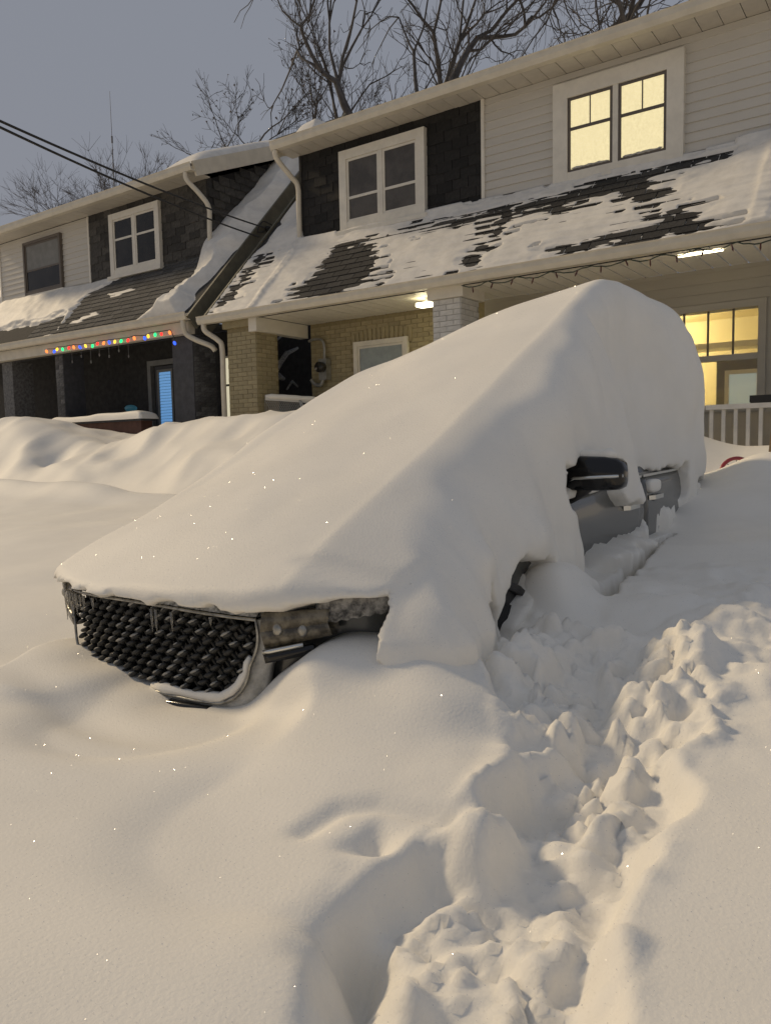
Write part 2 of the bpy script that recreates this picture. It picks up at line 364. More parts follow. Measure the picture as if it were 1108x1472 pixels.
    for k in range(112, 190):
        if k < 110: px, py, z = rs.uniform(620, 1060), rs.uniform(915, 1130), .52
        elif k < 135: px, py, z = rs.uniform(600, 900), rs.uniform(1150, 1472), .36
        else: px, py, z = rs.uniform(900, 1108), rs.uniform(820, 960), .68
        c = at(px, py, 'z', z); r = rs.uniform(.03, .10) if k < 135 else rs.uniform(.06, .20); amp = rs.uniform(.35, .8)*r*(.62 if k < 135 else .22); a2 = rs.uniform(.7, 1.4)
        if k % 7 == 0 and k < 110: amp = -amp
        i0, i1 = np.searchsorted(x[:, 0], (c[0]-2*r, c[0]+2*r)); j0, j1 = np.searchsorted(y[0], (c[1]-2*r, c[1]+2*r))
        if i1 <= i0 or j1 <= j0: continue
        q = ((x[i0:i1, j0:j1]+.4*r*w1[i0:i1, j0:j1]-c[0])**2+((y[i0:i1, j0:j1]+.4*r*w2[i0:i1, j0:j1]-c[1])*a2)**2)/r**2
        h[i0:i1, j0:j1] += amp*np.clip(1-q, 0, 1)**1.1
    near = np.exp(-((x+.75)/.35)**2-((y-2.2)/.8)**2)
    h = h+near*.006*fbm(x*7, y*7, 50, 3)
    dm_ = polysd(bx, by, [tuple(at(px, py, 'z', .52)[:2]) for px, py in [(625, 935), (760, 930), (880, 950), (990, 960), (1040, 1030), (1000, 1090), (930, 1150), (870, 1200), (790, 1150), (735, 1080), (680, 1000)]])
    ck_ = np.maximum(sstep(.07, -.10, dm_), .55*sstep(.30, .08, d)*sstep(2.6, 2.2, y))
    ck2 = .35*np.exp(-((x+.45)/.35)**2-((y-3.3)/.8)**2); ck_ = np.maximum(ck_, ck2)
    u1, u2 = x+.05*n5b, y+.05*n5a; bil = lambda k_, sd_: np.abs(noise2(u1*k_, u2*k_, sd_))
    h = h+ck_*(.040*bil(5.5, 141)+.020*bil(9.5, 142)+.012*bil(18, 143)-.022)
    w3a, w3b = .022*noise2(x*14, y*14, 161), .022*noise2(x*14, y*14, 162)
    h = h+ck_*(clods(x+w3a, y+w3b, 6.0, 163, .075)+clods(x+w3b, y+w3a, 11.0, 164, .045)+clods(x+.5*w3a, y+.5*w3b, 21., 165, .020))+.004*ck_*noise2(x*45, y*45, 166)
    if crack:   # gap between the ground snow and the ledge along the sill
        cp_ = []
        for px, py in [(869, 850), (885, 836), (900, 826), (915, 808), (935, 790), (950, 774), (966, 767)]:
            z = .68
            for _ in range(6): p = at(px, py, 'z', z); z = .5*z+.5*float(ground_h(np.array([[p[0]]]), np.array([[p[1]]]), False)[0, 0])
            cp_.append((p[0], p[1]))
        dd_ = segd(x+.012*noise2(x*25, y*25, 51), y, cp_)/np.interp(y, [cp_[0][1], cp_[-1][1]], [.030, .014]); h = h-.40*np.exp(-dd_**4)
    return h
CTRL = [(795, 815, .80, .13), (852, 842, .70, .14), (860, 870, .66, .2), (930, 830, .70, .22), (985, 775, .76, .3), (1108, 760, .80, .5), (1060, 700, 1.0, .5), (1108, 685, 1.05, .5), (1000, 850, .69, .3), (860, 920, .60, .22), (1108, 880, .68, .35),
        (1000, 950, .60, .25), (765, 900, .69, .14), (715, 940, .64, .13), (660, 930, .70, .11), (740, 1000, .57, .14), (900, 1000, .52, .22), (1108, 1000, .60, .3), (1020, 1080, .53, .25), (1108, 1150, .54, .3), (690, 985, .62, .12), (612, 906, .77, .11), (565, 910, .75, .11), (520, 914, .73, .11), (640, 962, .68, .13), (560, 985, .62, .2),
        (480, 914, .725, .13), (418, 946, .635, .11), (340, 1012, .46, .18), (500, 1080, .54, .2), (200, 1040, .44, .3), (95, 925, .56, .12), (150, 955, .515, .12), (215, 983, .48, .10), (290, 1018, .395, .09), (60, 960, .52, .2), (660, 1080, .55, .2), (560, 1170, .50, .2), (400, 1200, .46, .3), (640, 1230, .48, .2), (760, 1100, .52, .2), (950, 1250, .50, .2), (1080, 1400, .50, .25), (900, 1420, .48, .2)]
def axis(lo, hi, f0, f1, fine):
    m = list(np.arange(f0, f1, fine)); s = fine; v = f0; L = []
    while v > lo: s = min(s*1.10, 40); v -= min(s, 40); L.append(v)
    s = fine; v = m[-1]; U = []
    while v < hi: s = min(s*1.10, 40) if v > f1+14 or s < .07 else s; v += s; U.append(v)
    return np.array(L[::-1]+m+U)
gx = axis(-500, 400, -3.5, .35, .0135); gx = np.unique(np.concatenate([gx, np.arange(-19, -3.6, .09)]))
gy = axis(-300, 700, .35, 5.3, .0135)
GX, GY = np.meshgrid(gx, gy, indexing='ij'); GZ = ground_h(GX, GY)
gnd = np_obj('snow_ground', np.stack([GX, GY, GZ], -1).reshape(-1, 3), grid_faces(len(gx), len(gy)), 'snow'); tag(gnd, kind='structure')
def gz_(x, y): return float(ground_h(np.array([[x]]), np.array([[y]]))[0, 0])

# ------------------------------------------------------------------ snow blanket over the car
hs = .0175
sx = np.arange(-3.75, -.95, hs); sy = np.arange(1.45, 7.0, hs); sz = np.arange(.30, 2.62, hs)
A, B = np.meshgrid(sx, sy, indexing='ij')                    # top surface over (x, y)
near_ = np.interp(B, [1.5, 1.78, 2.08, 2.62, 3.23, 3.7, 4.24, 4.6, 4.94, 5.5, 6.2, 6.7], [.68, .825, 1.005, 1.25, 1.55, 1.80, 2.10, 2.29, 2.38, 2.35, 2.24, 2.0])
far_ = np.interp(B, [1.5, 1.8, 2.13, 2.72, 3.41, 4.18, 5.0, 5.6, 6.7], [.64, .795, .945, 1.18, 1.48, 1.85, 2.10, 2.2, 2.0])
ker = np.hanning(35); ker /= ker.sum()
sm_ = lambda M_: np.apply_along_axis(lambda v: np.convolve(np.pad(v, 17, 'edge'), ker, 'valid'), 1, M_)
wn = np.clip((A+3.05)/1.30, -.4, 1.05); H = sm_(far_)*(1-wn)+sm_(near_)*wn+.035*np.sin(np.clip(wn, 0, 1)*math.pi)
H = H+.03-.35*np.clip(A+1.72, 0, 1)
H += .014*fbm(A*1.1, B*1.1, 61, 3)+.008*noise2(A*3.1+B, B*2.3, 62)
Yg, Zg = np.meshgrid(sy, sz, indexing='ij')                  # near flank x over (y, z)
base = np.interp(Zg, [.3, .5, .8, 1.0, 1.25, 1.6, 1.9, 2.1, 2.5], [-1.33, -1.33, -1.335, -1.34, -1.355, -1.42, -1.50, -1.56, -1.70])
fend = np.interp(Zg, [.3, .6, .72, .8, 1.0, 1.2, 1.5, 2.5], [-1.18, -1.18, -1.19, -1.235, -1.36, -1.49, -1.62, -1.72])
wf = sstep(3.5, 2.6, Yg); XSn = base*(1-wf)+fend*wf
corner = sstep(2.14, 1.95, Yg); XSn = XSn-.30*corner*sstep(.80, .95, Zg+.25*(Yg-2.1))-.05*corner
XSn = XSn-.115*sstep(4.30, 4.36, Yg+.10*(Zg-1.4)+.03*noise2(Zg*3, Yg*0, 63))*sstep(2.2, 1.7, Zg)*sstep(5.7, 4.9, Yg)   # fold
XSn = XSn+.10*sstep(4.9, 5.7, Yg)*sstep(1.3, 1.9, Zg)
XSn = XSn-.16*sstep(6.0, 6.6, Yg)
low = sstep(1.25, .75, Zg)
XSn = XSn+(.020+.045*low)*noise2(Yg*5.5+.35*Zg, Zg*1.0, 64)+.042*low*noise2(Yg*13, Zg*2.4, 65)+.014*low*noise2(Yg*27, Zg*6, 75)+.016*noise2(Yg*4, Zg*1.3, 76)+.012*fbm(Yg*3, Zg*3, 66, 3)
XSn = XSn-(XSn+1.325)*sstep(1.0, .84, Zg)*np.exp(-np.abs((Yg-2.80)/.42)**4)*(XSn > -1.325)
XSn = XSn+.05*np.exp(-((Yg-3.28)/.10)**2)*sstep(1.35, .9, Zg)
ledge = sstep(.92, .80, Zg-.06*(Yg-4.3))*sstep(3.62, 3.75, Yg)*sstep(5.4, 5.1, Yg); XSn = XSn+.03*ledge
jag = .016*noise2(Yg*24, Zg*18, 67)+.016*noise2(Yg*10, Zg*8, 68)+.018*noise2(Yg*16, Zg*2, 77)
ex = np.zeros_like(Yg)
for P_ in (DOOR_P, REAR_P, QUART_P, WHEEL_P, WHEEL_Q): ex = np.maximum(ex, sstep(.018, -.028, polysd(Yg, Zg, P_)+jag))
XSn = XSn*(1-ex)+(-1.56)*ex
Xg, Zg2 = np.meshgrid(sx, sz, indexing='ij')                 # front y over (x, z)
yb = np.minimum(yfront(Xg), 2.06); ks = sstep(-1.47, -1.38, Xg); yb = yb*(1-ks)+ks*(2.20-1.05*np.clip(1.0-Zg2, 0, .26))
lip = np.interp(Xg, [-3.4, -3.2, -2.96, -2.6, -2.3, -1.9, -1.75, -1.62, -1.5, -1.43, -1.37, -1.30], [.86, .82, .80, .795, .79, .80, .80, .835, .86, .865, .60, .25])+.010*noise2(Xg*9, Xg*0, 69)+.010*noise2(Xg*23, Xg*0, 70)
YFn = yb-.055+.018*noise2(Xg*5, Zg2*5, 71)
YFn = YFn+.30*sstep(.018, -.028, Zg2-lip)
XF = -3.32+.03*noise2(sy*3, sy*0, 72)+.10*sstep(2.9, 2.3, sy)
YR = np.interp(sz, [.3, 1.0, 1.5, 2.0, 2.4], [6.62, 6.60, 6.52, 6.34, 6.05])
X3 = sx[:, None, None]; Y3 = sy[None, :, None]; Z3 = sz[None, None, :]
f = smax((Z3-H[:, :, None])*.85, X3-XSn[None, :, :], .13)
f = smax(f, XF[None, :, None]-X3, .20); f = smax(f, Y3-YR[None, None, :], .22)
f = smax(f, YFn[:, None, :]-Y3, (.045+.13*sstep(-1.46, -1.36, sx))[:, None, None]); f = np.maximum(f, .33-Z3)
V, F = surface_nets(f.astype(np.float32), (sx[0], sy[0], sz[0]), hs)
del f
V = np.asarray(V)
blanket = np_obj('snow_blanket', V, F, 'snow')
tag(blanket, 'deep wind-smoothed snow blanket burying the parked grey car from hood to roof', 'snow')

# ------------------------------------------------------------------ car
car = empty('parked_car', (XC, 4.2, 0)); tag(car, 'dark grey car buried in snow with only grille, headlight, mirror and door panels showing', 'car')
ST = [1.80, 1.86, 1.95, 2.1, 2.3, 2.6, 3.0, 3.4, 4.0, 4.6, 5.2, 5.8, 6.2, 6.42, 6.52]
HWS = [.50, .62, .74, .85, .905, .935, .945, .95, .95, .95, .95, .94, .92, .86, .76]
ZB = [.775, .80, .83, .87, .92, .97, 1.03, 1.10, 1.13, 1.15, 1.16, 1.17, 1.15, 1.08, 1.0]
ZL_ = [.40, .34, .30, .27, .25, .24, .24, .24, .24, .24, .24, .25, .28, .34, .40]
def halfw(y): return float(np.interp(y, ST, HWS))
def beltz(y): return float(np.interp(y, ST, ZB))
def sidex(y, z):
    zb = beltz(y); k = np.interp(z, [.24, .42, .62, .80, zb-.10, zb-.02, zb+.02], [.95, .985, 1.0, .995, .985, .965, .93])
    return XC+halfw(y)*float(k)
Vb, Fb = [], []
prof = 9
for y in ST:
    hw, zb, zl = halfw(y), beltz(y), float(np.interp(y, ST, ZL_)); ring = []
    for q in (0, .12, .35, .6, .85, .95, 1.0):
        z = zl+(zb-zl)*q; ring.append((sidex(y, z)-XC, z))
    ring += [(hw*.80, zb+.025), (hw*.4, zb+.05), (0, zb+.055)]
    full = [(-a, z) for a, z in ring[:-1]][::1]
    loop = [(a, z) for a, z in ring]+[(-a, z) for a, z in ring[-2::-1]]
    for a, z in loop: Vb.append((XC+a, y+.10*(abs(a)/max(hw, .01))**2*(1 if y < 2 else 0), z))
n = len(loop)
for i in range(len(ST)-1):
    for k in range(n): Fb.append((i*n+k, (i+1)*n+k, (i+1)*n+(k+1) % n, i*n+(k+1) % n))
Fb.append(tuple(range(n))); Fb.append(tuple(reversed(range((len(ST)-1)*n, len(ST)*n))))
obj('body', (Vb, Fb), 'paint_grey', car, True)
# greenhouse
Vb, Fb = [], []
GS = [(3.25, 1.10, .80, 1.06), (3.6, 1.30, .76, 1.1), (4.2, 1.60, .66, 1.12), (4.8, 1.66, .64, 1.13), (5.6, 1.63, .64, 1.14), (6.1, 1.50, .66, 1.14), (6.42, 1.15, .74, 1.05)]
for y, zt, hw, zb in GS:
    for a, z in ((.90, zb), (.90-(.90-hw)*.5, (zb+zt)/2), (hw, zt-.05), (hw*.8, zt), (-hw*.8, zt), (-hw, zt-.05), (-(.90-(.90-hw)*.5), (zb+zt)/2), (-.90, zb)): Vb.append((XC+a, y, z))
for i in range(len(GS)-1):
    for k in range(7): Fb.append((i*8+k, (i+1)*8+k, (i+1)*8+k+1, i*8+k+1))
obj('roof', (Vb, Fb), 'gloss_black', car, True)
# doors, following the flank 8 mm proud
def door(y0, y1, z0, z1):
    V, F = [], []; ny, nz = 14, 12
    for i in range(ny):
        y = y0+(y1-y0)*i/(ny-1)
        for j in range(nz):
            z = z0+(min(z1, beltz(y)-.015)-z0)*j/(nz-1)
            V.append((sidex(y, z)+.010+.010*math.exp(-((z-.93+.02*(y-4))/.03)**2)-.012*math.exp(-((z-.70)/.08)**2), y, z))
    F = [tuple(map(int, q)) for q in grid_faces(ny, nz)]
    k = len(V); V += [(x-.02, y, z) for x, y, z in V]
    rim = [i*nz for i in range(ny)]+[(ny-1)*nz+j for j in range(1, nz)]+[i*nz+nz-1 for i in range(ny-2, -1, -1)]+[j for j in range(nz-2, 0, -1)]
    for a, b in zip(rim, rim[1:]+rim[:1]): F.append((a, a+k, b+k, b))
    return V, F
dm = []
for y0, y1 in ((3.28, 4.66), (4.68, 5.85)):
    d_ = obj('door', door(y0, y1, .40, 1.2), 'paint_grey', car, True); dm.append(d_)
    st = [(sidex(y, beltz(y)-.02)+.016, y, beltz(y)-.012) for y in np.linspace(y0+.01, y1-.01, 8)]
    obj('window_trim', ribbon(st, .018, .014, (0, 0, 1)), 'chrome', d_)
    gw = [(sidex(y, beltz(y))-.03-.10*t, y, beltz(y)+t*.38) for t in (0, 1) for y in np.linspace(y0+.05, y1-.05, 6)]
    obj('window_glass', (gw, [(i, i+1, i+7, i+6) for i in range(5)]), 'glass_dark', d_, True)
def handle(px, py, dr):
    p = at(px, py, 'x', -1.375); y, z = p[1], p[2]; x = sidex(y, z)+.012
    pts = [(x, y-.11, z), (x+.028, y-.085, z+.002), (x+.036, y, z+.006), (x+.028, y+.085, z+.004), (x, y+.11, z+.002)]
    h_ = obj('door_handle', ribbon(pts, .016, .026, (0, 0, 1)), 'chrome', dr)
    obj('handle_cup', blob((x-.006, y, z-.008), (.012, .075, .028), 3, .03), 'gloss_black', dr, True)
    return (x, y, z)
h1 = handle(913, 729, dm[0]); h2 = handle(948, 714, dm[1])
# wheels
def wheel(x, y, s):
    w = empty('wheel', (x, y, .36)); w.parent = car; w.matrix_parent_inverse = Matrix.Translation(-Vector(world_loc(car)))
    V, F = [], []; n = 36; pr = [(-.11, .24), (-.12, .30), (-.105, .355), (-.05, .37), (.05, .37), (.105, .355), (.12, .30), (.11, .24)]
    for k in range(n):
        q = 2*math.pi*k/n
        for a, r in pr: V.append((x+a, y+r*math.cos(q), .36+r*math.sin(q)))
    m = len(pr)
    for k in range(n):
        for j in range(m): F.append((k*m+j, k*m+(j+1) % m, ((k+1) % n)*m+(j+1) % m, ((k+1) % n)*m+j))
    obj('tyre', (V, F), 'rubber', w, True)
    parts = [tube([(x+s*.06, y, .36), (x+s*.10, y, .36)], .06, 12)]
    for k in range(5):
        q = 2*math.pi*k/5
        parts.append(tube([(x+s*.08, y+.04*math.cos(q), .36+.04*math.sin(q)), (x+s*.085, y+.24*math.cos(q), .36+.24*math.sin(q))], .022, 6))
    parts.append(tube([(x+s*.04, y+.245*math.cos(q), .36+.245*math.sin(q)) for q in np.linspace(0, 2*math.pi, 30)], .018, 6))
    obj('rim', join(*parts), 'rim', w, True)
for y in (2.70, 5.55):
    wheel(XC+.865, y, 1); wheel(XC-.865, y, -1)
for y in (2.70, 5.55):
    for s in (-1, 1):
        pts = [(XC+s*.952, y+.43*math.cos(q), .36+.43*math.sin(q)) for q in np.linspace(-.2, math.pi+.2, 20)]
        ds = [(XC+s*.957, y+.42*math.cos(q), .36+.42*math.sin(q)) for q in np.linspace(-.3, math.pi+.3, 24)]
        obj('wheel_well', (ds+[(a_-s*.02, b_, c_) for a_, b_, c_ in ds], [tuple(range(24))]+[(i, i+1, 25+i, 24+i) for i in range(23)]), 'black_plastic', car)
        obj('arch_trim', ribbon(pts, .03, .06, (s, 0, .01)), 'black_plastic', car, True)
# grille
gx0, gx1, gzb, gzt = -2.93, -1.84, .455, .775
def fy(x, off=0.): return float(yfront(x))+off
go = []
for t in np.linspace(0, 1, 12): go.append((gx0+(gx1-gx0)*t, gzt+.012*math.sin(math.pi*t)))
for t in np.linspace(0, 1, 8)[1:]: go.append((gx1+.02*math.sin(t*3)-.03*t, gzt-.16*t))
for t in np.linspace(0, math.pi/2, 8)[1:]: go.append((gx1-.03-.16+.16*math.cos(t), gzt-.16-.15*math.sin(t)))
for t in np.linspace(0, 1, 10)[1:]: go.append((gx1-.19+(gx0+.38-gx1)*t, gzb+.005))
for t in np.linspace(0, math.pi/2, 8)[1:]: go.append((gx0+.19-.16*math.sin(t), gzt-.16-.15*math.cos(t)))
for t in np.linspace(0, 1, 6)[1:-1]: go.append((gx0+.03-.03*t, gzt-.16+.16*t))
gr = obj('grille', ([(x, fy(x, .055), z) for x, z in go]+[(XC, fy(XC, .055), .62)], [(i, (i+1) % len(go), len(go)) for i in range(len(go))]), 'gloss_black', car)
loop = [(x, fy(x, -.008), z) for x, z in go]; loop.append(loop[0])
obj('grille_frame', tube(loop, .006, 6, False), 'dull_chrome', gr, True)
def strip(pts0, pts1, th=.03):
    n_ = len(pts0); V = list(pts0)+list(pts1); F = [(i, i+1, n_+i+1, n_+i) for i in range(n_-1)]
    k = len(V); V += [(x, y+th, z) for x, y, z in V]; F += [tuple(k+j for j in q[::-1]) for q in F]
    F += [(i+1, i, k+i, k+i+1) for i in range(n_-1)]+[(n_+i, n_+i+1, k+n_+i+1, k+n_+i) for i in range(n_-1)]
    return V, F
sec = go[11:34]
outw = [(x+.055*(1 if x > XC else -.3)*(1 if z > .5 else .9), z-.03*(1 if z < .56 else .0)) for x, z in sec]
obj('grille_surround', strip([(x, fy(x, -.006), z) for x, z in sec], [(x, fy(x, .012), z) for x, z in outw]), 'frost_light', gr, True)
tp = go[:12]; obj('hood_edge', strip([(x, fy(x, -.004), z+.008) for x, z in tp], [(x, fy(x, .03), z+.05) for x, z in tp]), 'frost', gr, True)
# lattice: two families of slanted bars, a stud on each crossing with a dab of snow
Vs, Fs_ = blob((0, 0, 0), (.025, .018, .0095), 2, .05, 8, 6); stud_me = mesh('stud', Vs, Fs_, True); stud_me.materials.append(MATS['stud'])
Vs, Fs_ = blob((0, -.003, .006), (.019, .014, .006), 5, .14, 8, 6); dab_me = mesh('snow_dab', Vs, Fs_, True); dab_me.materials.append(MATS['frost_light'])
dx, dz = .060, .031; bars = []; poly = [(x, z) for x, z in go]
for r_ in range(-2, 14):
    for c in range(-2, 24):
        x = gx0+c*dx+(r_ % 2)*dx/2; z = gzb+.01+r_*dz*.98
        if float(polysd(np.array([x]), np.array([z]), poly)[0]) > -.014: continue
        rt_ = (0, R(-26)+random.uniform(-.1, .1), 0); s_ = inst('grille_stud', stud_me, (x, fy(x, .014), z), gr, rt_)
        if random.random() < .72:
            q = random.uniform(.5, 1.15); inst('snow_dab', dab_me, (x, fy(x, .012), z), gr, rt_, (q, q, q))
        for sg in (-1, 1):
            x2, z2 = x+sg*dx/2, z+dz*.98
            if float(polysd(np.array([x2]), np.array([z2]), poly)[0]) < -.01: bars.append(tube([(x, fy(x, .028), z), (x2, fy(x2, .028), z2)], .007, 4, False))
obj('grille_bars', join(*bars), 'stud', gr)
# snow packed in the lower right of the grille mouth
sn = []
for i in range(17, 30):
    x, z = go[i]; sn.append((x-.022*(1 if i < 24 else .4), fy(x, .004), z+.016*(1 if i > 19 else .2)))
obj('packed_snow', tube(sn, [.010]+[.012+.010*random.random() for _ in sn[2:]]+[.010], 8), 'snow', gr, True)
# bumper lip and corner of the bumper
lp = [(x, fy(x, -.01), .437-.02*((x+2.05)/.3)**2) for x in np.linspace(-2.5, -1.7, 14)]
obj('bumper_lip', ribbon(lp, .05, .028, (0, 0, 1)), 'gloss_black', car, True)
# headlights (near one shows), chrome strip below, divider next to the grille
def headlight(s):
    xs = np.linspace(1.815, 1.60, 9) if s > 0 else np.linspace(2*-XC-1.815, 2*-XC-1.60, 9)
    X = -xs
    top = [.80+.02*t for t in np.linspace(0, 1, 9)]; bot = [.675+.055*t for t in np.linspace(0, 1, 9)]
    V0 = [(x, fy(x, -.012), a) for x, a in zip(X, top)]; V1 = [(x, fy(x, .0), a) for x, a in zip(X, bot)]
    mid = [(x, fy(x, -.022), (a+b)/2) for x, a, b in zip(X, top, bot)]
    hl = obj('headlight', join(strip(V0, mid, .05), strip(mid, V1, .05)), 'lens', car, True)
    obj('chrome_strip', tube([(x, fy(x, -.010), b-.010) for x, b in zip(X[:6], bot[:6])], .0085, 8), 'chrome' if s > 0 else 'dull_chrome', hl, True)
    obj('bezel', ribbon([(x, fy(x, .004), b-.032) for x, b in zip(X[:7], bot[:7])], .03, .03, (0, 0, 1)), 'gloss_black', hl, True)
    for k in (2, 5): obj('lamp_unit', blob((X[k], fy(X[k], -.014), .748), (.022, .012, .022), 4+k, .02), 'dull_chrome', hl, True)
headlight(1); headlight(-1)
Vf, Ff = [], []; nx_, nz_ = 40, 14       # frost crust on the fender behind the headlight
for i in range(nx_):
    x = -1.64+.25*i/(nx_-1); zt_ = .845+.03*i/(nx_-1)+.02; zb_ = .765+.05*i/(nx_-1)+.003*math.sin(i*1.3)
    for j in range(nz_):
        t = j/(nz_-1); z = zb_+(zt_-zb_)*t; Vf.append((x, fy(x, -.006-.007*float(fbm(np.array([x*16]), np.array([z*16]), 120, 2)[0])-.006*math.sin(math.pi*t)), z))
obj('frost_crust', (Vf, [tuple(map(int, q)) for q in grid_faces(nx_, nz_)]), 'crust', car, True)
# mirror
p0 = at(805, 705, 'y', 3.70); mi = empty('mirror', (XSIDE, 3.72, 1.1)); mi.parent = car; mi.matrix_parent_inverse = Matrix.Translation(-Vector(world_loc(car)))
def mirror_loft(secs):
    V, F = [], []; n = 16
    for x, cz, hz, hy, cy in secs:
        for k in range(n):
            q = 2*math.pi*k/n; cs, sn_ = math.cos(q), math.sin(q); e = .38
            V.append((x, cy+hy*math.copysign(abs(cs)**e, cs), cz+hz*math.copysign(abs(sn_)**e, sn_)))
    for i in range(len(secs)-1):
        for k in range(n): F.append((i*n+k, i*n+(k+1) % n, (i+1)*n+(k+1) % n, (i+1)*n+k))
    F.append(tuple(reversed(range(n)))); F.append(tuple(range((len(secs)-1)*n, len(secs)*n))); return V, F
mxs = [(x+.045, z+.007, a, b) for x, z, a, b in [(-1.62, 1.195, .076, .060), (-1.50, 1.195, .082, .070), (-1.40, 1.195, .084, .075), (-1.29, 1.194, .081, .072), (-1.232, 1.191, .073, .062), (-1.210, 1.188, .058, .048), (-1.200, 1.185, .034, .026)]]
obj('mirror_housing', mirror_loft([(x, z, hz, hy, 3.56) for x, z, hz, hy in mxs]), 'gloss_black', mi, True)
obj('turn_signal', ribbon([(-1.40, 3.478, 1.170), (-1.375, 3.474, 1.180), (-1.275, 3.474, 1.186), (-1.20, 3.486, 1.190), (-1.160, 3.53, 1.191)], .012, .014, (0, 0, 1)), 'chrome', mi, True)
obj('mirror_arm', tube([(-1.46, 3.60, 1.07), (-1.40, 3.58, 1.10), (-1.34, 3.57, 1.14)], .03, 8), 'black_plastic', mi, True)
obj('mirror_glass', box(-1.455, -1.195, 3.622, 3.64, 1.142, 1.262), 'glass_dark', mi)
# small loads of snow: on the mirror, on the sill below it, on both handles
tops = []
for i, x in enumerate(np.linspace(-1.52, -1.20, 14)):
    tops.append((x, 3.555, 1.277+.008*random.random()))
o = obj('mirror_snow', tube(tops, [.012]+[.030+.010*random.random() for _ in range(12)]+[.014], 8), 'snow', None, True); tag(o, 'thin frosty snow strip lying on top of the black mirror', 'snow')
sp = [(sidex(y, 1.09)+.02, y, beltz(y)-.005+.012*random.random()) for y in np.linspace(3.30, 4.02, 18)]
o = obj('sill_snow', tube(sp, [.01]+[.026+.012*random.random() for _ in range(16)]+[.01], 8), 'snow', None, True); tag(o, 'narrow snow strip on the front door sill right under the mirror', 'snow')
def sblob(c, r, seed, e=.55, nu=24, nv=16):
    V, F = blob((0, 0, 0), (1, 1, 1), seed, .07, nu, nv); V2 = []
    for v in V: V2.append(tuple(c[i]+r[i]*math.copysign(abs(v[i])**e, v[i]) for i in range(3)))
    return V2, F
for (x, y, z), lb, rr in ((h1, 'snow clump sitting on the front door handle', (.05, .16, .062)), (h2, 'snow clump sitting on the rear door handle', (.034, .11, .042))):
    o = obj('handle_snow', sblob((x-.005, y-.02, z+.070), rr, int(y*10)), 'snow', None, True); tag(o, lb, 'snow')
# icicles along the hood edge
k = 0
for px, ln in [(97, .075), (104, .10), (111, .07), (118, .09), (126, .055), (133, .06), (149, .05), (237, .085), (243, .09), (265, .075), (88, .16), (84, .12), (316, .03)]:
    x = at(px, 865, 'y', 1.82)[0]; x = max(x, -3.05); z0 = .775 if px > 90 else .80; y = fy(x, -.022)
    o = obj('icicle', tube([(x, y, z0), (x+.002, y-.001, z0-ln*.5), (x+.003, y, z0-ln)], [.0065, .0045, .001], 6), 'ice', None, True)
    tag(o, 'thin icicle hanging from the hood edge in front of the grille', 'icicle', 'icicles under the hood edge')

# ------------------------------------------------------------------ houses
FY = 10.0; SLOPE = 1.06
Vs, Fs_ = box(-.1, .1, 0, .02, -.031, .031)
def brick_mesh(nm, L, h, m):
    me = mesh('brick', *box(-L/2, L/2, -.008, .02, -h/2, h/2)); me.materials.append(MATS[m]); return me
BRY = brick_mesh('y', .205, .062, 'brick_yellow'); BRW = brick_mesh('w', .205, .062, 'brick_white'); BRS = brick_mesh('s', .235, .078, 'stone_dark')
def bricks(parent, me, x0, x1, z0, z1, L, h, yy, face='front', xx=0, test=None, stagger=True):
    rows = int((z1-z0)/h); n_ = 0
    for r_ in range(rows):
        z = z0+h*(r_+.5); x = x0+(L/2 if not (stagger and r_ % 2) else 0.)
        while x <= x1+.001:
            a = max(x-L/2, x0); b_ = min(x+L/2, x1)
            if b_-a > .05 and (test is None or test((a+b_)/2, z)):
                sc = (b_-a-.012)/(L-.012); c = (a+b_)/2; jit = random.uniform(-.003, .003)
                if face == 'front': inst('brick', me, (c, yy+jit, z), parent, None, (sc, 1, 1))
                else: inst('brick', me, (xx+jit, c, z), parent, (0, 0, R(90)), (sc, 1, 1))
                n_ += 1
            x += L
    return n_
def slab_on_slope(x0, x1, ya, yb_, z_at_a, sl, off0, off1):
    nrm = Vector((0, -sl, 1)).normalized(); p = []
    for off in (off0, off1):
        for x, y in ((x0, ya), (x1, ya), (x1, yb_), (x0, yb_)): p.append(Vector((x, y, z_at_a+sl*(y-ya)))+nrm*off)
    return hexa(p)
def gutter_vf(x0, x1, y, z, w=.13, h=.11):
    V = []; pr = [(y+w, z+h), (y+w, z), (y+.03, z), (y+.012, z+.03), (y, z+.055), (y, z+h-.015), (y-.012, z+h), (y+.012, z+h), (y+.02, z+.055), (y+.04, z+.02), (y+w-.012, z+.02), (y+w-.012, z+h)]
    for x in (x0, x1): V += [(x, a, b) for a, b in pr]
    n_ = len(pr); return V, [(k, (k+1) % n_, n_+(k+1) % n_, n_+k) for k in range(n_)]+[tuple(reversed(range(n_))), tuple(range(n_, 2*n_))]
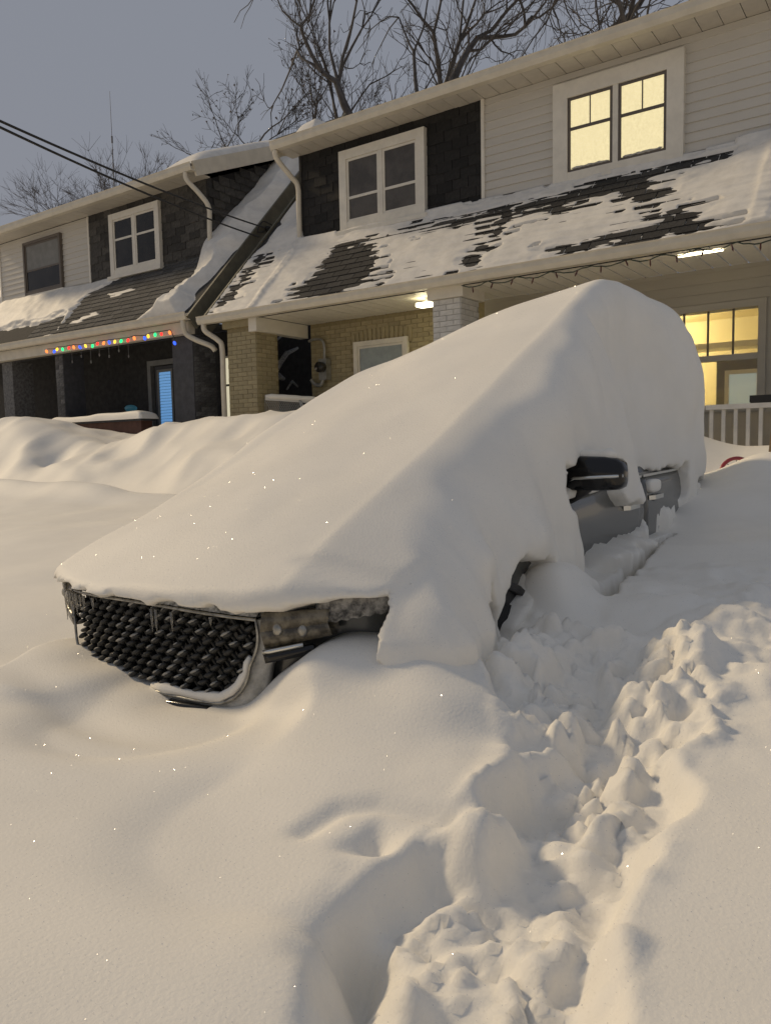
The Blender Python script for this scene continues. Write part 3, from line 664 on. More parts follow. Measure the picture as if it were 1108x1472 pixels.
def window(parent, x0, x1, z0, z1, tw, yw, cols, pane_mat, trim='trim', proud=.05, sash='trim', grid=None, sill=True, split=True, label=None, rail=.5, tb=None):
    """outer trim box, mullion between sashes, each pane its own mesh"""
    tb = tw if tb is None else tb
    w = obj('window', frame_xz(x0, x1, z0, z1, tw, yw-proud, yw+.02, tb), trim, parent)
    if label: w['label'] = label
    ix0, ix1, iz0, iz1 = x0+tw, x1-tw, z0+tb, z1-tw; mw = .07
    cw = (ix1-ix0-mw*(cols-1))/cols
    for c in range(cols):
        a = ix0+c*(cw+mw); b_ = a+cw
        if c < cols-1: obj('mullion', box(b_, b_+mw, yw-proud+.012, yw+.02, iz0, iz1), trim, w)
        fr_ = obj('sash', frame_xz(a+.002, b_-.002, iz0+.002, iz1-.002, .035, yw-proud+.02, yw+.018), sash, w)
        zm = iz0+(iz1-iz0)*rail
        if split: obj('meeting_rail', box(a+.03, b_-.03, yw-proud+.026, yw+.016, zm-.02, zm+.02), sash, w)
        zs = [(iz0+.036, zm-.021), (zm+.021, iz1-.036)] if split else [(iz0+.036, iz1-.036)]
        for q, (za, zb_) in enumerate(zs):
            pm = pane_mat[q] if isinstance(pane_mat, tuple) else pane_mat
            obj('pane', box(a+.036, b_-.036, yw-proud+.034, yw-proud+.040, za, zb_), pm, w)
            if grid and q == 1:
                for g_ in range(1, grid): 
                    gxx = a+.036+(b_-a-.072)*g_/grid; obj('glazing_bar', box(gxx-.008, gxx+.008, yw-proud+.027, yw-proud+.0335, za, zb_), sash, w)
    if sill: obj('sill', box(x0-.05, x1+.05, yw-proud-.05, yw-.001, z0-.062, z0-.001), trim, w)
    return w
def wall_shingles(parent, m, x0, x1, z0, z1, yw, holes, L=.26, h=.145):
    me = mesh('shingle', *hexa([(-L/2+.004, -.014, 0), (L/2-.004, -.014, 0), (L/2-.004, .004, 0), (-L/2+.004, .004, 0), (-L/2+.004, -.006, h+.02), (L/2-.006, -.006, h+.02), (L/2-.006, .004, h+.02), (-L/2+.006, .004, h+.02)])); me.materials.append(MATS[m])
    r_ = 0; z = z0
    while z < z1:
        x = x0+L/2-(L/2 if r_ % 2 else 0)
        while x < x1+L/2:
            a, b_ = max(x-L/2, x0), min(x+L/2, x1); c = (a+b_)/2
            if b_-a > .05 and not any(hx0 < a and b_ < hx1 and hz0 < z and z+h < hz1 for hx0, hx1, hz0, hz1 in holes):
                inst('shingle', me, (c, yw+random.uniform(-.008, .002), z+random.uniform(-.012, .012)), parent, (0, random.uniform(-.015, .015), 0), ((b_-a)/L, 1, 1))
            x += L
        z += h; r_ += 1
def siding(parent, m, x0, x1, z0, z1, yw, h=.115):
    me = mesh('siding_board', *hexa([(x0, -.022, 0), (x1, -.022, 0), (x1, .002, 0), (x0, .002, 0), (x0, -.006, h), (x1, -.006, h), (x1, .002, h), (x0, .002, h)])); me.materials.append(MATS[m])
    z = z0
    while z < z1-.02:
        inst('siding_board', me, (0, yw, z), parent, None, (1, 1, min(1, (z1-z)/h))); z += h
def roof_shingles(parent, m, x0, x1, ya, yb_, za, bare, L=.30, h=.135):
    nrm = Vector((0, -SLOPE, 1)).normalized(); tv = Vector((0, 1, SLOPE)).normalized(); ang = math.atan(SLOPE)
    me = mesh('roof_shingle', *hexa([(-L/2+.006, 0, .004), (L/2-.006, 0, .004), (L/2-.006, h+.02, 0), (-L/2+.006, h+.02, 0), (-L/2+.006, 0, .016), (L/2-.006, 0, .016), (L/2-.006, h+.02, .004), (-L/2+.006, h+.02, .004)])); me.materials.append(MATS[m])
    Ls = (yb_-ya)*math.hypot(1, SLOPE); r_ = 0; v = 0; n_ = 0
    while v < Ls-.05:
        x = x0+L/2-(L/2 if r_ % 2 else 0)
        while x < x1+L/2:
            a, b_ = max(x-L/2, x0), min(x+L/2, x1); c = (a+b_)/2
            if b_-a > .06 and bare(c, v+h/2):
                p = Vector((c, ya, za))+tv*v+nrm*(.004+random.uniform(0, .004)); inst('roof_shingle', me, p, parent, (ang, 0, 0), ((b_-a)/L, 1, 1)); n_ += 1
            x += L
        v += h; r_ += 1
    return n_
def roof_snow(name, x0, x1, ya, za, Ls, thick, label, res=.018, ybase=None):
    """snow lying on a sloped roof: thickness map over (x, distance up the slope); nothing where it is bare"""
    nrm = np.array([0, -SLOPE, 1])/math.hypot(1, SLOPE); tv = np.array([0, 1, SLOPE])/math.hypot(1, SLOPE)
    u = np.arange(x0, x1+res, res); v = np.arange(0, Ls+res, res); U, Vv = np.meshgrid(u, v, indexing='ij'); T = thick(U, Vv)
    T = np.minimum(T, .010+.9*Vv)
    Pn = np.array([0, ya, za])+U[..., None]*np.array([1, 0, 0])+Vv[..., None]*tv+np.maximum(T, -.012)[..., None]*nrm
    q = grid_faces(len(u), len(v)); keep = (T.ravel()[q] > -.010).any(1); q = q[keep]
    used = np.unique(q); mp = np.full(T.size, -1); mp[used] = np.arange(len(used))
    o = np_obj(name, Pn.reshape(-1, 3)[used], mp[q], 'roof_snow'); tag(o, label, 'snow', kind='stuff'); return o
def cap_snow(name, x0, x1, ya, za, sl, L, th, label, seed=0, res=.05, taper=.25, fac=None):
    """thick closed cap of snow on a low roof"""
    u = np.arange(x0, x1+res, res); v = np.arange(0, L+res, res); U, Vv = np.meshgrid(u, v, indexing='ij')
    ed = np.minimum(np.minimum(U-x0, x1-U), Vv+.02); T = th*np.sqrt(np.clip(1-(1-np.clip(ed/taper, 0, 1))**2, 0, 1))*(1+.25*noise2(U*.8, Vv*1.1, seed)+.10*noise2(U*2.2, Vv*2.2, seed+1))*(1 if fac is None else fac(U, Vv))
    tv = np.array([0, 1, sl])/math.hypot(1, sl)
    Pt = np.array([0, ya, za])+U[..., None]*np.array([1, 0, 0])+Vv[..., None]*tv+T[..., None]*np.array([0, 0, 1])
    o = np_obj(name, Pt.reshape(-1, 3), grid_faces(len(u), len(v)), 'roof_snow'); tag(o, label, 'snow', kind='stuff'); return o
def elbow(parent, pts, name='downspout', w=.075):
    return obj(name, tube([Vector(p) for p in pts], w/2*1.15, 10), 'gutter', parent, True)
def curve(pts, n=6):
    P_ = [Vector(p) for p in pts]; out_ = []
    for i in range(len(P_)-1):
        a = P_[max(i-1, 0)]; b_ = P_[i]; c = P_[i+1]; d = P_[min(i+2, len(P_)-1)]
        for k in range(n):
            t = k/n; out_.append(.5*((2*b_)+(c-a)*t+(2*a-5*b_+4*c-d)*t*t+(3*b_-a-3*c+d)*t**3))
    out_.append(P_[-1]); return out_

def shell(hs_, rx0, rx1, dx0, dx1, dz, dorm_over0, dorm_over1, wall_m, rake0=True, rake1=True):
    """common structure: roof slope, dormer box, dormer roof, gutters, soffits, porch ceiling"""
    za = 3.47+dz; ya = 8.76
    rf = obj('roof', slab_on_slope(rx0, rx1, ya, 13.1, za, SLOPE, -.12, 0), 'roof_deck', hs_)
    for flag, xx in ((rake0, rx0), (rake1, rx1)):
        if flag: obj('rake_board', slab_on_slope(xx-.022, xx+.022, ya-.05, 13.1, za-.05*SLOPE, SLOPE, -.24, .035), 'rake', rf)
    zb = za+SLOPE*(FY-ya)
    obj('dormer_wall', box(dx0, dx1, FY, FY+.12, zb-.25, 6.20+dz), 'wall_dark', hs_)
    for xa, xb in ((dx0, dx0+.1), (dx1-.1, dx1)):
        top = lambda y: 6.2+dz+.42*(y-FY)
        y1 = 12.6; p = [(xa, FY+.121, zb-.1), (xb, FY+.121, zb-.1), (xb, y1, za+SLOPE*(y1-ya)-.1), (xa, y1, za+SLOPE*(y1-ya)-.1), (xa, FY+.121, top(FY)), (xb, FY+.121, top(FY)), (xb, y1, top(y1)), (xa, y1, top(y1))]
        obj('dormer_cheek', hexa(p), 'shingle_wall_dark', hs_)
    e0, e1 = dx0-dorm_over0, dx1+dorm_over1
    dr = obj('dormer_roof', slab_on_slope(e0, e1, 9.62, 12.9, 6.205+dz, .42, -.02, .10), 'roof_deck', hs_)
    for xx in (e0, e1): obj('fascia', slab_on_slope(xx-.02, xx+.02, 9.60, 12.9, 6.20+dz, .42, -.13, .125), 'gutter', dr)
    n_ = int((e1-e0)/.24)
    sm = mesh('soffit_panel', *box(.004, .236, 9.622, 9.999, 6.155+dz, 6.17+dz)); sm.materials.append(MATS['soffit'])
    for k in range(n_): inst('soffit_panel', sm, (e0+k*.24, 0, random.uniform(-.002, .002)), dr)
    obj('gutter', gutter_vf(e0-.03, e1+.03, 9.48, 6.15+dz, .13, .13), 'gutter', dr)
    obj('gutter', gutter_vf(rx0-.02, rx1+.02, 8.62, 3.38+dz, .13, .12), 'gutter', rf)
    return rf, dr, za, ya, zb

# ---------- right house: dark shingled half on the left, white siding on the right
hr = empty('semi_detached_house', (-5.2, FY, 1.0)); tag(hr, 'nearer semi-detached house with white siding, brightly lit frosted upper window and yellow brick porch', 'house')
rf, dr, za, ya, zb = shell(hr, -9.80, -.35, -8.66, -1.55, 0, .20, .25, 'wall_dark')
SEAM = -5.28
wall_shingles(hr, 'shingle_wall_dark', -8.655, SEAM-.03, zb-.06, 6.15, FY, [(-7.7, -6.3, 4.9, 5.9)])
siding(hr, 'siding', SEAM+.02, -1.56, zb-.10, 6.15, FY)
obj('corner_board', box(SEAM-.03, SEAM+.02, FY-.04, FY-.001, zb-.1, 6.152), 'trim', hr)
obj('corner_board', box(-8.70, -8.655, FY-.03, FY+.05, zb-.1, 6.152), 'wall_dark', hr)
window(hr, -7.82, -6.22, 4.76, 6.00, .14, FY-.02, 2, 'pane_dusk', proud=.07, split=True, rail=.38, sill=True, label='upper window with dark panes in white trim')
wv = window(hr, -4.22, -2.56, 4.70, 6.01, .20, FY-.02, 2, 'glow_frost', proud=.07, sash='sash_dark', grid=2, label='brightly lit frosted upper window in wide white trim', rail=.58, tb=.17, sill=False)
for xa, xb in ((-4.02, -3.42), (-3.35, -2.76)):      # frost gathered along the bottom of the lit panes
    obj('pane_frost', tube([(x, FY-.062, 4.912+.010*random.random()) for x in np.linspace(xa+.05, xb-.05, 16)], [.004]+[.010+.010*random.random() for _ in range(14)]+[.004], 6), 'frost_light', wv, True)
# lower storey: brick wall left half, siding wall right half with a real window opening
obj('porch_wall', box(-8.57, -5.30, FY, FY+.2, .9, 3.40), 'mortar_yellow', hr)
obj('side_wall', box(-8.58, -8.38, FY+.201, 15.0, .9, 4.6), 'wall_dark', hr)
WX0, WX1, WZ0, WZ1 = -3.20, -1.70, 1.76, 2.90
for q in ((-5.299, WX0, .9, 3.40), (WX1, -.5, .9, 3.40), (WX0, WX1, .9, WZ0), (WX0, WX1, WZ1, 3.40)):
    obj('porch_wall', box(q[0], q[1], FY, FY+.2, q[2], q[3]), 'siding_beige', hr)
me = mesh('siding_board', *hexa([(-5.25, -.020, 0), (WX0-.09, -.020, 0), (WX0-.09, .002, 0), (-5.25, .002, 0), (-5.25, -.005, .12), (WX0-.09, -.005, .12), (WX0-.09, .002, .12), (-5.25, .002, .12)])); me.materials.append(MATS['siding_beige'])
for k in range(7): inst('siding_board', me, (0, FY, 2.5+.12*k), hr)
me = mesh('siding_board', *hexa([(WX0-.09, -.020, 0), (-.5, -.020, 0), (-.5, .002, 0), (WX0-.09, .002, 0), (WX0-.09, -.005, .12), (-.5, -.005, .12), (-.5, .002, .12), (WX0-.09, .002, .12)])); me.materials.append(MATS['siding_beige'])
for k in range(3): inst('siding_board', me, (0, FY, 2.985+.12*k), hr)
lw = obj('window', frame_xz(WX0-.08, WX1+.08, WZ0-.08, WZ1+.08, .085, FY-.035, FY+.05), 'siding_beige', hr); lw['label'] = 'lit porch window with small panes above one large pane'
obj('meeting_rail', box(WX0+.005, WX1-.005, FY-.02, FY+.06, 2.29, 2.36), 'siding_beige', lw)
for xx in (-2.83, -2.55, -2.27, -1.985): obj('glazing_bar', box(xx-.010, xx+.010, FY+.01, FY+.045, 2.362, WZ1-.006), 'sash_dark', lw)
for a, b_ in ((-3.19, -2.84), (-2.82, -2.56), (-2.54, -2.28), (-2.26, -1.995), (-1.975, -1.71)): obj('pane', box(a, b_, FY+.020, FY+.026, 2.365, WZ1-.008), 'glass_clear', lw)
obj('pane', box(-3.19, -1.71, FY+.020, FY+.026, WZ0+.008, 2.288), 'glass_clear', lw)
sp = [(x, FY+.005, 2.375+.010*random.random()) for x in np.linspace(-2.55, -1.72, 14)]
# the lit room behind
rm = obj('room', join(box(-4.4, -1.0, 12.9, 13.0, 1.0, 3.2), box(-4.5, -4.4, 10.21, 13.0, 1.0, 3.2), box(-1.1, -1.0, 10.21, 12.9, 1.0, 3.2), box(-4.4, -1.1, 10.21, 12.9, 3.2, 3.3), box(-4.4, -1.1, 10.21, 12.9, .9, 1.0)), 'room_wall', hr)
obj('room_partition', box(-2.44, -1.12, 11.3, 11.4, 1.02, 2.42), 'room_olive', rm)
obj('room_shelf', box(-4.3, -1.12, 11.6, 12.0, 2.62, 2.70), 'trim', rm)
obj('inner_doorway', box(-2.27, -1.93, 11.27, 11.295, 1.60, 2.22), 'room_pane', rm)
obj('doorway_frame', frame_xz(-2.325, -1.875, 1.545, 2.275, .055, 11.25, 11.298), 'trim', rm)
ld = bpy.data.lights.new('room_lamp', 'POINT'); ld.energy = 78; ld.color = (1, .90, .62); ld.shadow_soft_size = .12
lo = bpy.data.objects.new('room_lamp', ld); COL.objects.link(lo); lo.location = (-3.7, 11.9, 2.95); lo.parent = rm
obj('room_lamp_globe', blob((-3.7, 11.9, 3.14), (.15, .15, .05), 3, .0), 'tube_light', rm, True)
# porch ceiling boards, side beam, pillars
CZ = 3.40
cb = mesh('ceiling_board', *box(.009, .191, 8.78, FY-.001, CZ, CZ+.02)); cb.materials.append(MATS['trim'])
x = -8.62
while x < -.6: inst('ceiling_board', cb, (x, 0, random.uniform(-.002, .002)), hr); x += .2
obj('porch_beam', box(-8.80, -8.63, 8.78, FY-.001, 3.18, CZ-.005), 'trim', hr)
pl = obj('pillar', box(-9.36, -8.72, 8.86, 9.34, .9, 3.28), 'mortar_yellow', hr)
obj('pillar_cap', box(-9.42, -8.68, 8.81, 9.40, 3.281, CZ-.001), 'brick_yellow', pl)
bricks(pl, BRY, -9.36, -8.72, 1.80, 3.28, .213, .0705, 8.86)
bricks(pl, BRY, 8.86, 9.34, 1.80, 3.28, .213, .0705, 0, 'side', -8.72)
pw = obj('pillar', box(-5.47, -5.05, 8.88, 9.36, .9, 3.26), 'mortar_white', hr)
obj('pillar_cap', box(-5.53, -4.99, 8.83, 9.42, 3.261, CZ-.001), 'trim', pw)
bricks(pw, BRW, -5.47, -5.05, 2.55, 3.26, .21, .0705, 8.88)
bricks(pw, BRW, 8.88, 9.36, 2.55, 3.26, .21, .0705, 0, 'side', -5.05)
def seen(x, z):
    px, py = proj((x, FY, z)); return py < 575+(640-575)*0-(px-447)*.545+70 and not (-7.66 < x < -6.57 and z < 3.03)
bricks(hr, BRY, -8.57, -5.6, 1.86, 3.39, .213, .0705, FY, test=seen)
for k in range(14):   # soldier arch over the porch window
    xx = -7.66+.084*k; q = (xx+7.12)/.54; inst('brick', BRY, (xx, FY-.012, 3.055+.05*(1-q*q)), hr, (0, R(90)+q*.12, 0))
pwn = window(hr, -7.64, -6.60, 1.9, 3.02, .075, FY-.005, 1, 'glass_dark', proud=.05, split=False, sill=False, label='porch window with pale blind in white frame')
obj('blind', box(-7.52, -6.72, FY-.0302, FY-.0262, 2.0, 2.93), 'pane_pale', pwn)
wl = obj('wall_lamp', blob((-6.16, FY-.12, 2.56), (.07, .07, .10), 3, .0), 'tube_light', hr, True)
obj('lamp_bracket', box(-6.20, -6.12, FY-.06, FY-.009, 2.44, 2.66), 'metal_grey', wl)
for a, w_, e_ in ((-5.90, .34, 8.95), ):
    obj('porch_lamp', box(a-.05, a+w_, 9.20, 9.36, CZ-.12, CZ-.07), 'tube_light', hr)
    obj('lamp_mount', box(a+.08, a+.20, 9.24, 9.32, CZ-.07, CZ-.002), 'trim', hr)
tl = obj('porch_lamp', join(box(-2.36, -1.90, 8.98, 9.02, CZ-.036, CZ-.015)), 'tube_light', hr); tl['label'] = 'lit fluorescent tube under the porch ceiling'
obj('lamp_housing', box(-2.75, -1.5, 8.95, 9.05, CZ-.014, CZ-.001), 'trim', hr)
# electric meter and conduit
mt = empty('electric_meter', (-8.25, FY, 2.5)); mt.parent = hr; mt.matrix_parent_inverse = Matrix.Translation(-Vector(world_loc(hr)))
obj('meter_box', box(-8.30, -8.14, FY-.14, FY-.012, 2.46, 2.80), 'metal_grey', mt)
obj('meter_dial', tube([(-8.22, FY-.14, 2.66), (-8.22, FY-.24, 2.66)], .085, 18), 'glass_dark', mt, True)
obj('conduit', tube(curve([(-8.22, FY-.08, 2.80), (-8.22, FY-.08, 3.02), (-8.28, FY-.08, 3.12), (-8.44, FY-.08, 3.14), (-8.56, FY-.06, 3.12)]), .022, 8), 'metal_grey', mt, True)
obj('conduit', tube(curve([(-8.24, FY-.1, 2.47), (-8.3, FY-.1, 2.38), (-8.42, FY-.1, 2.40), (-8.5, FY-.1, 2.48)]), .03, 8), 'metal_grey', mt, True)
# downspouts
elbow(hr, curve([(-9.72, 8.69, 3.40), (-9.70, 8.70, 3.27), (-9.52, 8.80, 3.12), (-9.45, 8.82, 2.98), (-9.45, 8.82, 2.4), (-9.45, 8.82, 1.3)]))
elbow(dr, curve([(-8.82, 9.54, 6.15), (-8.82, 9.58, 6.02), (-8.74, 9.80, 5.80), (-8.70, 9.93, 5.66), (-8.70, 9.94, 5.3), (-8.70, 9.94, 4.72)]))
# roof bare patches: where the snow has been blown off
nrmL = math.hypot(1, SLOPE)
def v_of(px, py):   # pixel -> (x, distance up the slope) on the right roof plane
    d = fw*FPX+rt*(px-554)-up*(py-736); n_ = np.array([0, -SLOPE, 1.]); q = np.array([0, ya, za]); t = ((q-CAM)@n_)/(d@n_); p = CAM+d*t
    return (p[0], (p[1]-ya)*nrmL)
BARE = [[v_of(*q) for q in pl_] for pl_ in (
    [(413, 433), (450, 398), (468, 372), (490, 350), (530, 355), (545, 375), (530, 400), (545, 410), (480, 425)],
    [(666, 392), (676, 372), (690, 372), (685, 390)], [(688, 360), (694, 354), (704, 354), (700, 362)], [(703, 342), (712, 325), (735, 298), (735, 312), (716, 344)],
    [(590, 332), (640, 316), (700, 306), (736, 296), (736, 306), (640, 328)],
    [(738, 300), (760, 290), (820, 280), (900, 252), (1010, 226), (1050, 222), (1040, 229), (960, 248), (870, 282), (800, 302), (740, 310)],
    [(880, 262), (960, 270), (980, 290), (930, 300), (900, 280)],
    [(862, 352), (900, 330), (930, 318), (980, 300), (1025, 317), (1034, 322), (1020, 332), (930, 350), (868, 362)],
    [(780, 368), (840, 350), (900, 335), (890, 352), (800, 372)],
    [(310, 446), (350, 392), (428, 300), (434, 308), (385, 368), (336, 430)])]
def thickR(u, v):
    row = v/.135; t = .022+.016*fbm(u*1.2, v*2.2, 81, 3)
    d = np.full(np.shape(u), 9.)
    st = .055*noise2(u*2.6, v*15, 82)+.035*noise2(u*7, v*22, 83)
    for P_ in BARE: d = np.minimum(d, polysd(u, v, P_))
    t = np.minimum(t, (d+st*2.4+.045)*.12)
    streak = noise2(u*2.4, row, 84)+.6*noise2(u*6, row*1.0+3, 85)      # thin snow between shingle rows
    t = np.where((d < .28) & (streak > .50) & (row % 1 > .50), np.minimum(t, -.011), t)
    t = t+.006*np.clip(1-(row % 1)*1.3, 0, 1)
    ridge = .035*np.exp(-((u+8.72)/.07)**2)+.045*np.exp(-((u+1.52)/.08)**2)
    t = t+np.where(t > 0, np.minimum(ridge, t)+.03*sstep(-2.3, -1.7, u)*sstep(0, .02, t), 0)
    top = (10.-ya)*nrmL; drift = .05*np.exp(-((v-top)/.10)**2)*((u > -8.66) & (u < -7.9) | (u > -6.2) & (u < -5.45) | (u > -2.3))
    return t+np.where(d > 0, drift, 0)
def thickR2(u, v):
    t = thickR(u, v); up_ = np.minimum(.10+.04*fbm(u*1.5, v*1.5, 90, 2), .5*np.minimum(u+9.66+.1*noise2(u*0, v*4, 91), 9))
    t = t+(up_-t)*sstep(1.5, 2.1, v)
    return np.where((u > -8.66) & (v > 1.755), -1, t)
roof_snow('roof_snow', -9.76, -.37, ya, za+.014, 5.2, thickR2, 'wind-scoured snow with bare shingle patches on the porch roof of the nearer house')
def bareR(x, v):
    return float(thickR(np.array([[x]]), np.array([[v]]))[0, 0]) < .020 or min(float(polysd(np.array([x]), np.array([v]), P_)[0]) for P_ in BARE) < .12
print('roof shingles R', roof_shingles(rf, 'shingle_roof', -9.78, -.4, ya, 10.0, za, bareR))
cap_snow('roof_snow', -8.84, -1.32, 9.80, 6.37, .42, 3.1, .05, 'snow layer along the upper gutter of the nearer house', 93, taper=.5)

# ---------- left house: white siding on the left, grey shingles on the right
DZ = .12
hl_ = empty('semi_detached_house', (-14.6, FY, 1.0)); tag(hl_, 'farther semi-detached house with grey shingled dormer, dark porch and coloured lights', 'house')
rfl, drl, zal, yal, zbl = shell(hl_, -19.3, -10.12, -18.1, -10.95, DZ, .2, .12, 'wall_dark')
SEL = -14.60
wall_shingles(hl_, 'shingle_wall', SEL+.03, -10.96, zbl-.22, 6.26, FY, [(-13.65, -12.35, 4.95, 6.0)])
siding(hl_, 'siding', -18.08, SEL-.02, zbl-.2, 6.26, FY)
obj('corner_board', box(SEL-.02, SEL+.03, FY-.03, FY-.001, zbl-.2, 6.262), 'trim', hl_)
obj('corner_board', box(-18.14, -18.09, FY-.03, FY+.05, zbl-.2, 6.262), 'trim', hl_)
ck = mesh('shingle', *hexa([(-.13, -.022, 0), (.13, -.022, 0), (.13, .004, 0), (-.13, .004, 0), (-.13, -.006, .165), (.13, -.006, .165), (.13, .004, .165), (-.13, .004, .165)])); ck.materials.append(MATS['shingle_wall'])
z = zbl-.1; r_ = 0
while z < 6.9:      # shingled cheek of the dormer
    y = FY+.15+(.13 if r_ % 2 else 0)
    while y < 12.2:
        zr = zal+SLOPE*(y-yal); zt_ = 6.2+DZ+.42*(y-FY)-.16
        if z > zr-.12 and z < zt_: inst('shingle', ck, (-10.946, y, z+random.uniform(-.01, .01)), hl_, (0, 0, R(90)))
        y += .27
    z += .145; r_ += 1
window(hl_, -13.80, -12.24, 4.90, 6.13, .12, FY-.02, 2, 'glass_dark', proud=.07, rail=.60, label='double window in cream trim on the grey shingled dormer')
w3 = window(hl_, -17.02, -15.55, 4.93, 6.10, .06, FY-.01, 1, ('glass_dark', 'blind_pale'), trim='sash_dark', proud=.075, sash='sash_dark', rail=.45, sill=False, label='plain dark-framed window in white siding')
obj('sill', box(-17.08, -15.50, FY-.09, FY-.012, 4.84, 4.928), 'trim', w3)
# lower storey
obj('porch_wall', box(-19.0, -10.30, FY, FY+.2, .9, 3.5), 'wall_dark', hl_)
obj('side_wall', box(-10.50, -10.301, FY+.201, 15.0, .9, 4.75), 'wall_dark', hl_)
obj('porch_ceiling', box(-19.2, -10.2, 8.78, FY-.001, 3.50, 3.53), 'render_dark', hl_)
obj('porch_beam', box(-19.2, -10.2, 8.78, 8.92, 3.30, 3.499), 'gutter', hl_)
p2 = obj('pillar', box(-10.82, -10.30, 8.94, 9.46, .9, 3.29), 'render_dark', hl_)
bricks(p2, BRS, 8.96, 9.44, 1.75, 3.25, .24, .085, 0, 'side', -10.30)
p3 = obj('pillar', box(-14.38, -14.12, 8.94, 9.4, .9, 3.29), 'render_dark', hl_)
bricks(p3, BRS, -14.38, -14.12, 1.9, 3.28, .24, .085, 8.94)
p5 = obj('pillar', box(-16.4, -16.0, 8.94, 9.4, .9, 3.29), 'stone_dark', hl_)
dor = obj('door', box(-12.58, -11.94, FY-.06, FY-.002, 1.0, 3.0), 'render_dark', hl_); dor['label'] = 'front door with glowing blue blind'
obj('door_frame', frame_xz(-12.78, -11.78, .95, 3.12, .10, FY-.09, FY-.001), 'blind_pale', dor)
obj('pane_frame', frame_xz(-12.49, -12.03, 1.4, 2.93, .05, FY-.09, FY-.062), 'blind_pale', dor)
bl = mesh('blind_slat', *hexa([(-.175, -.014, 0), (.175, -.014, 0), (.175, 0, 0), (-.175, 0, 0), (-.175, -.006, .05), (.175, -.006, .05), (.175, 0, .05), (-.175, 0, .05)])); bl.materials.append(MATS['blind_blue'])
for k in range(25): inst('blind_slat', bl, (-12.26, FY-.066, 1.46+k*.057), dor)
sw = obj('window', frame_xz(-10.70, -10.42, 1.7, 3.05, .035, FY-.04, FY-.001), 'trim', hl_); sw['label'] = 'narrow lit window beside the dark pillar'
obj('pane', box(-10.66, -10.46, FY-.03, FY-.022, 1.75, 2.50), 'sidelight', sw); obj('pane', box(-10.66, -10.46, FY-.03, FY-.022, 2.54, 3.01), 'sidelight', sw)
elbow(hl_, curve([(-10.22, 8.69, 3.51), (-10.21, 8.69, 3.38), (-10.20, 8.74, 3.27), (-10.05, 8.82, 3.17), (-9.80, 8.9, 3.06), (-9.74, 8.94, 2.98)]))
elbow(drl, curve([(-10.99, 9.54, 6.27), (-10.98, 9.56, 6.14), (-10.88, 9.72, 5.95), (-10.80, 9.88, 5.72), (-10.84, 9.92, 5.4), (-10.86, 9.93, 4.72)]))
# roof snow of the left house
def v_ofL(px, py):
    d = fw*FPX+rt*(px-554)-up*(py-736); n_ = np.array([0, -SLOPE, 1.]); q = np.array([0, yal, zal]); t = ((q-CAM)@n_)/(d@n_); p = CAM+d*t
    return (p[0], (p[1]-yal)*nrmL)
BL = [[v_ofL(*q) for q in pl_] for pl_ in (
    [(75, 484), (100, 455), (128, 424), (235, 372), (308, 366), (292, 390), (245, 426), (222, 443), (190, 467), (130, 486)],
    [(-10, 500), (-10, 478), (60, 466), (95, 455), (80, 480), (30, 492)],
    [(270, 464), (312, 416), (352, 380), (425, 284), (440, 268), (400, 330), (300, 455)])]
ISL = [[v_ofL(*q) for q in pl_] for pl_ in ([(98, 465), (140, 448), (142, 452), (110, 467)], [(150, 424), (190, 414), (196, 419), (160, 428)])]
def thickL(u, v):
    row = v/.135; d = np.full(np.shape(u), 9.); st = .05*noise2(u*2.6, v*13, 102)+.03*noise2(u*7, v*20, 103)
    for P_ in BL: d = np.minimum(d, polysd(u, v, P_))
    t = np.minimum(.05+.03*fbm(u*1.3, v*1.3, 101, 3)+.14*sstep(-11.6, -11.1, u), (d+st)*.45)
    for P_ in ISL: t = np.maximum(t, np.minimum(.012, -(polysd(u, v, P_)+.8*st)*.3))
    return t+.05*np.exp(-((u+10.98-.0*v)/.09)**2)*(t > 0)
def thickL2(u, v):
    t = thickL(u, v); deep_ = .20+.06*fbm(u*1.5, v*1.5, 104, 2)
    ed_ = .7*np.minimum(-10.22-u+.10*noise2(u*0, v*3, 105)-.22*sstep(2.2, .3, v)*(v < 2.2), 9)
    t = np.where((u > -10.95), np.minimum(t+(deep_-t)*sstep(.6, 2.0, v), ed_+.02), t)
    return np.where((u < -10.95) & (v > 1.775), -1, t)
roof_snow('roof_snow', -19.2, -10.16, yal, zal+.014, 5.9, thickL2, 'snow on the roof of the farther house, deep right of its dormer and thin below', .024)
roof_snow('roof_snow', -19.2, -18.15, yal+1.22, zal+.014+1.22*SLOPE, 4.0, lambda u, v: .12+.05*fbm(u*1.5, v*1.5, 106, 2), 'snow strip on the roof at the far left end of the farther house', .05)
def bareL(x, v):
    if x < -15.2: return False
    return min(float(polysd(np.array([x]), np.array([v]), P_)[0]) for P_ in BL) < .10
print('roof shingles L', roof_shingles(rfl, 'shingle_roof_grey', -15.2, -10.16, yal, 10.6, zal, bareL))
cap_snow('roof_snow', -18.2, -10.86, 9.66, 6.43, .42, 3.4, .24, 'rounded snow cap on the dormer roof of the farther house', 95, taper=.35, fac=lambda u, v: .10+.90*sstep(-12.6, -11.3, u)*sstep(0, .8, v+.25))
cap_snow('roof_snow', -11.2, -10.14, 11.9, 7.0, .36, 1.5, .55, 'rounded snow heap at the roof ridge between the two houses', 97, .04, .5)

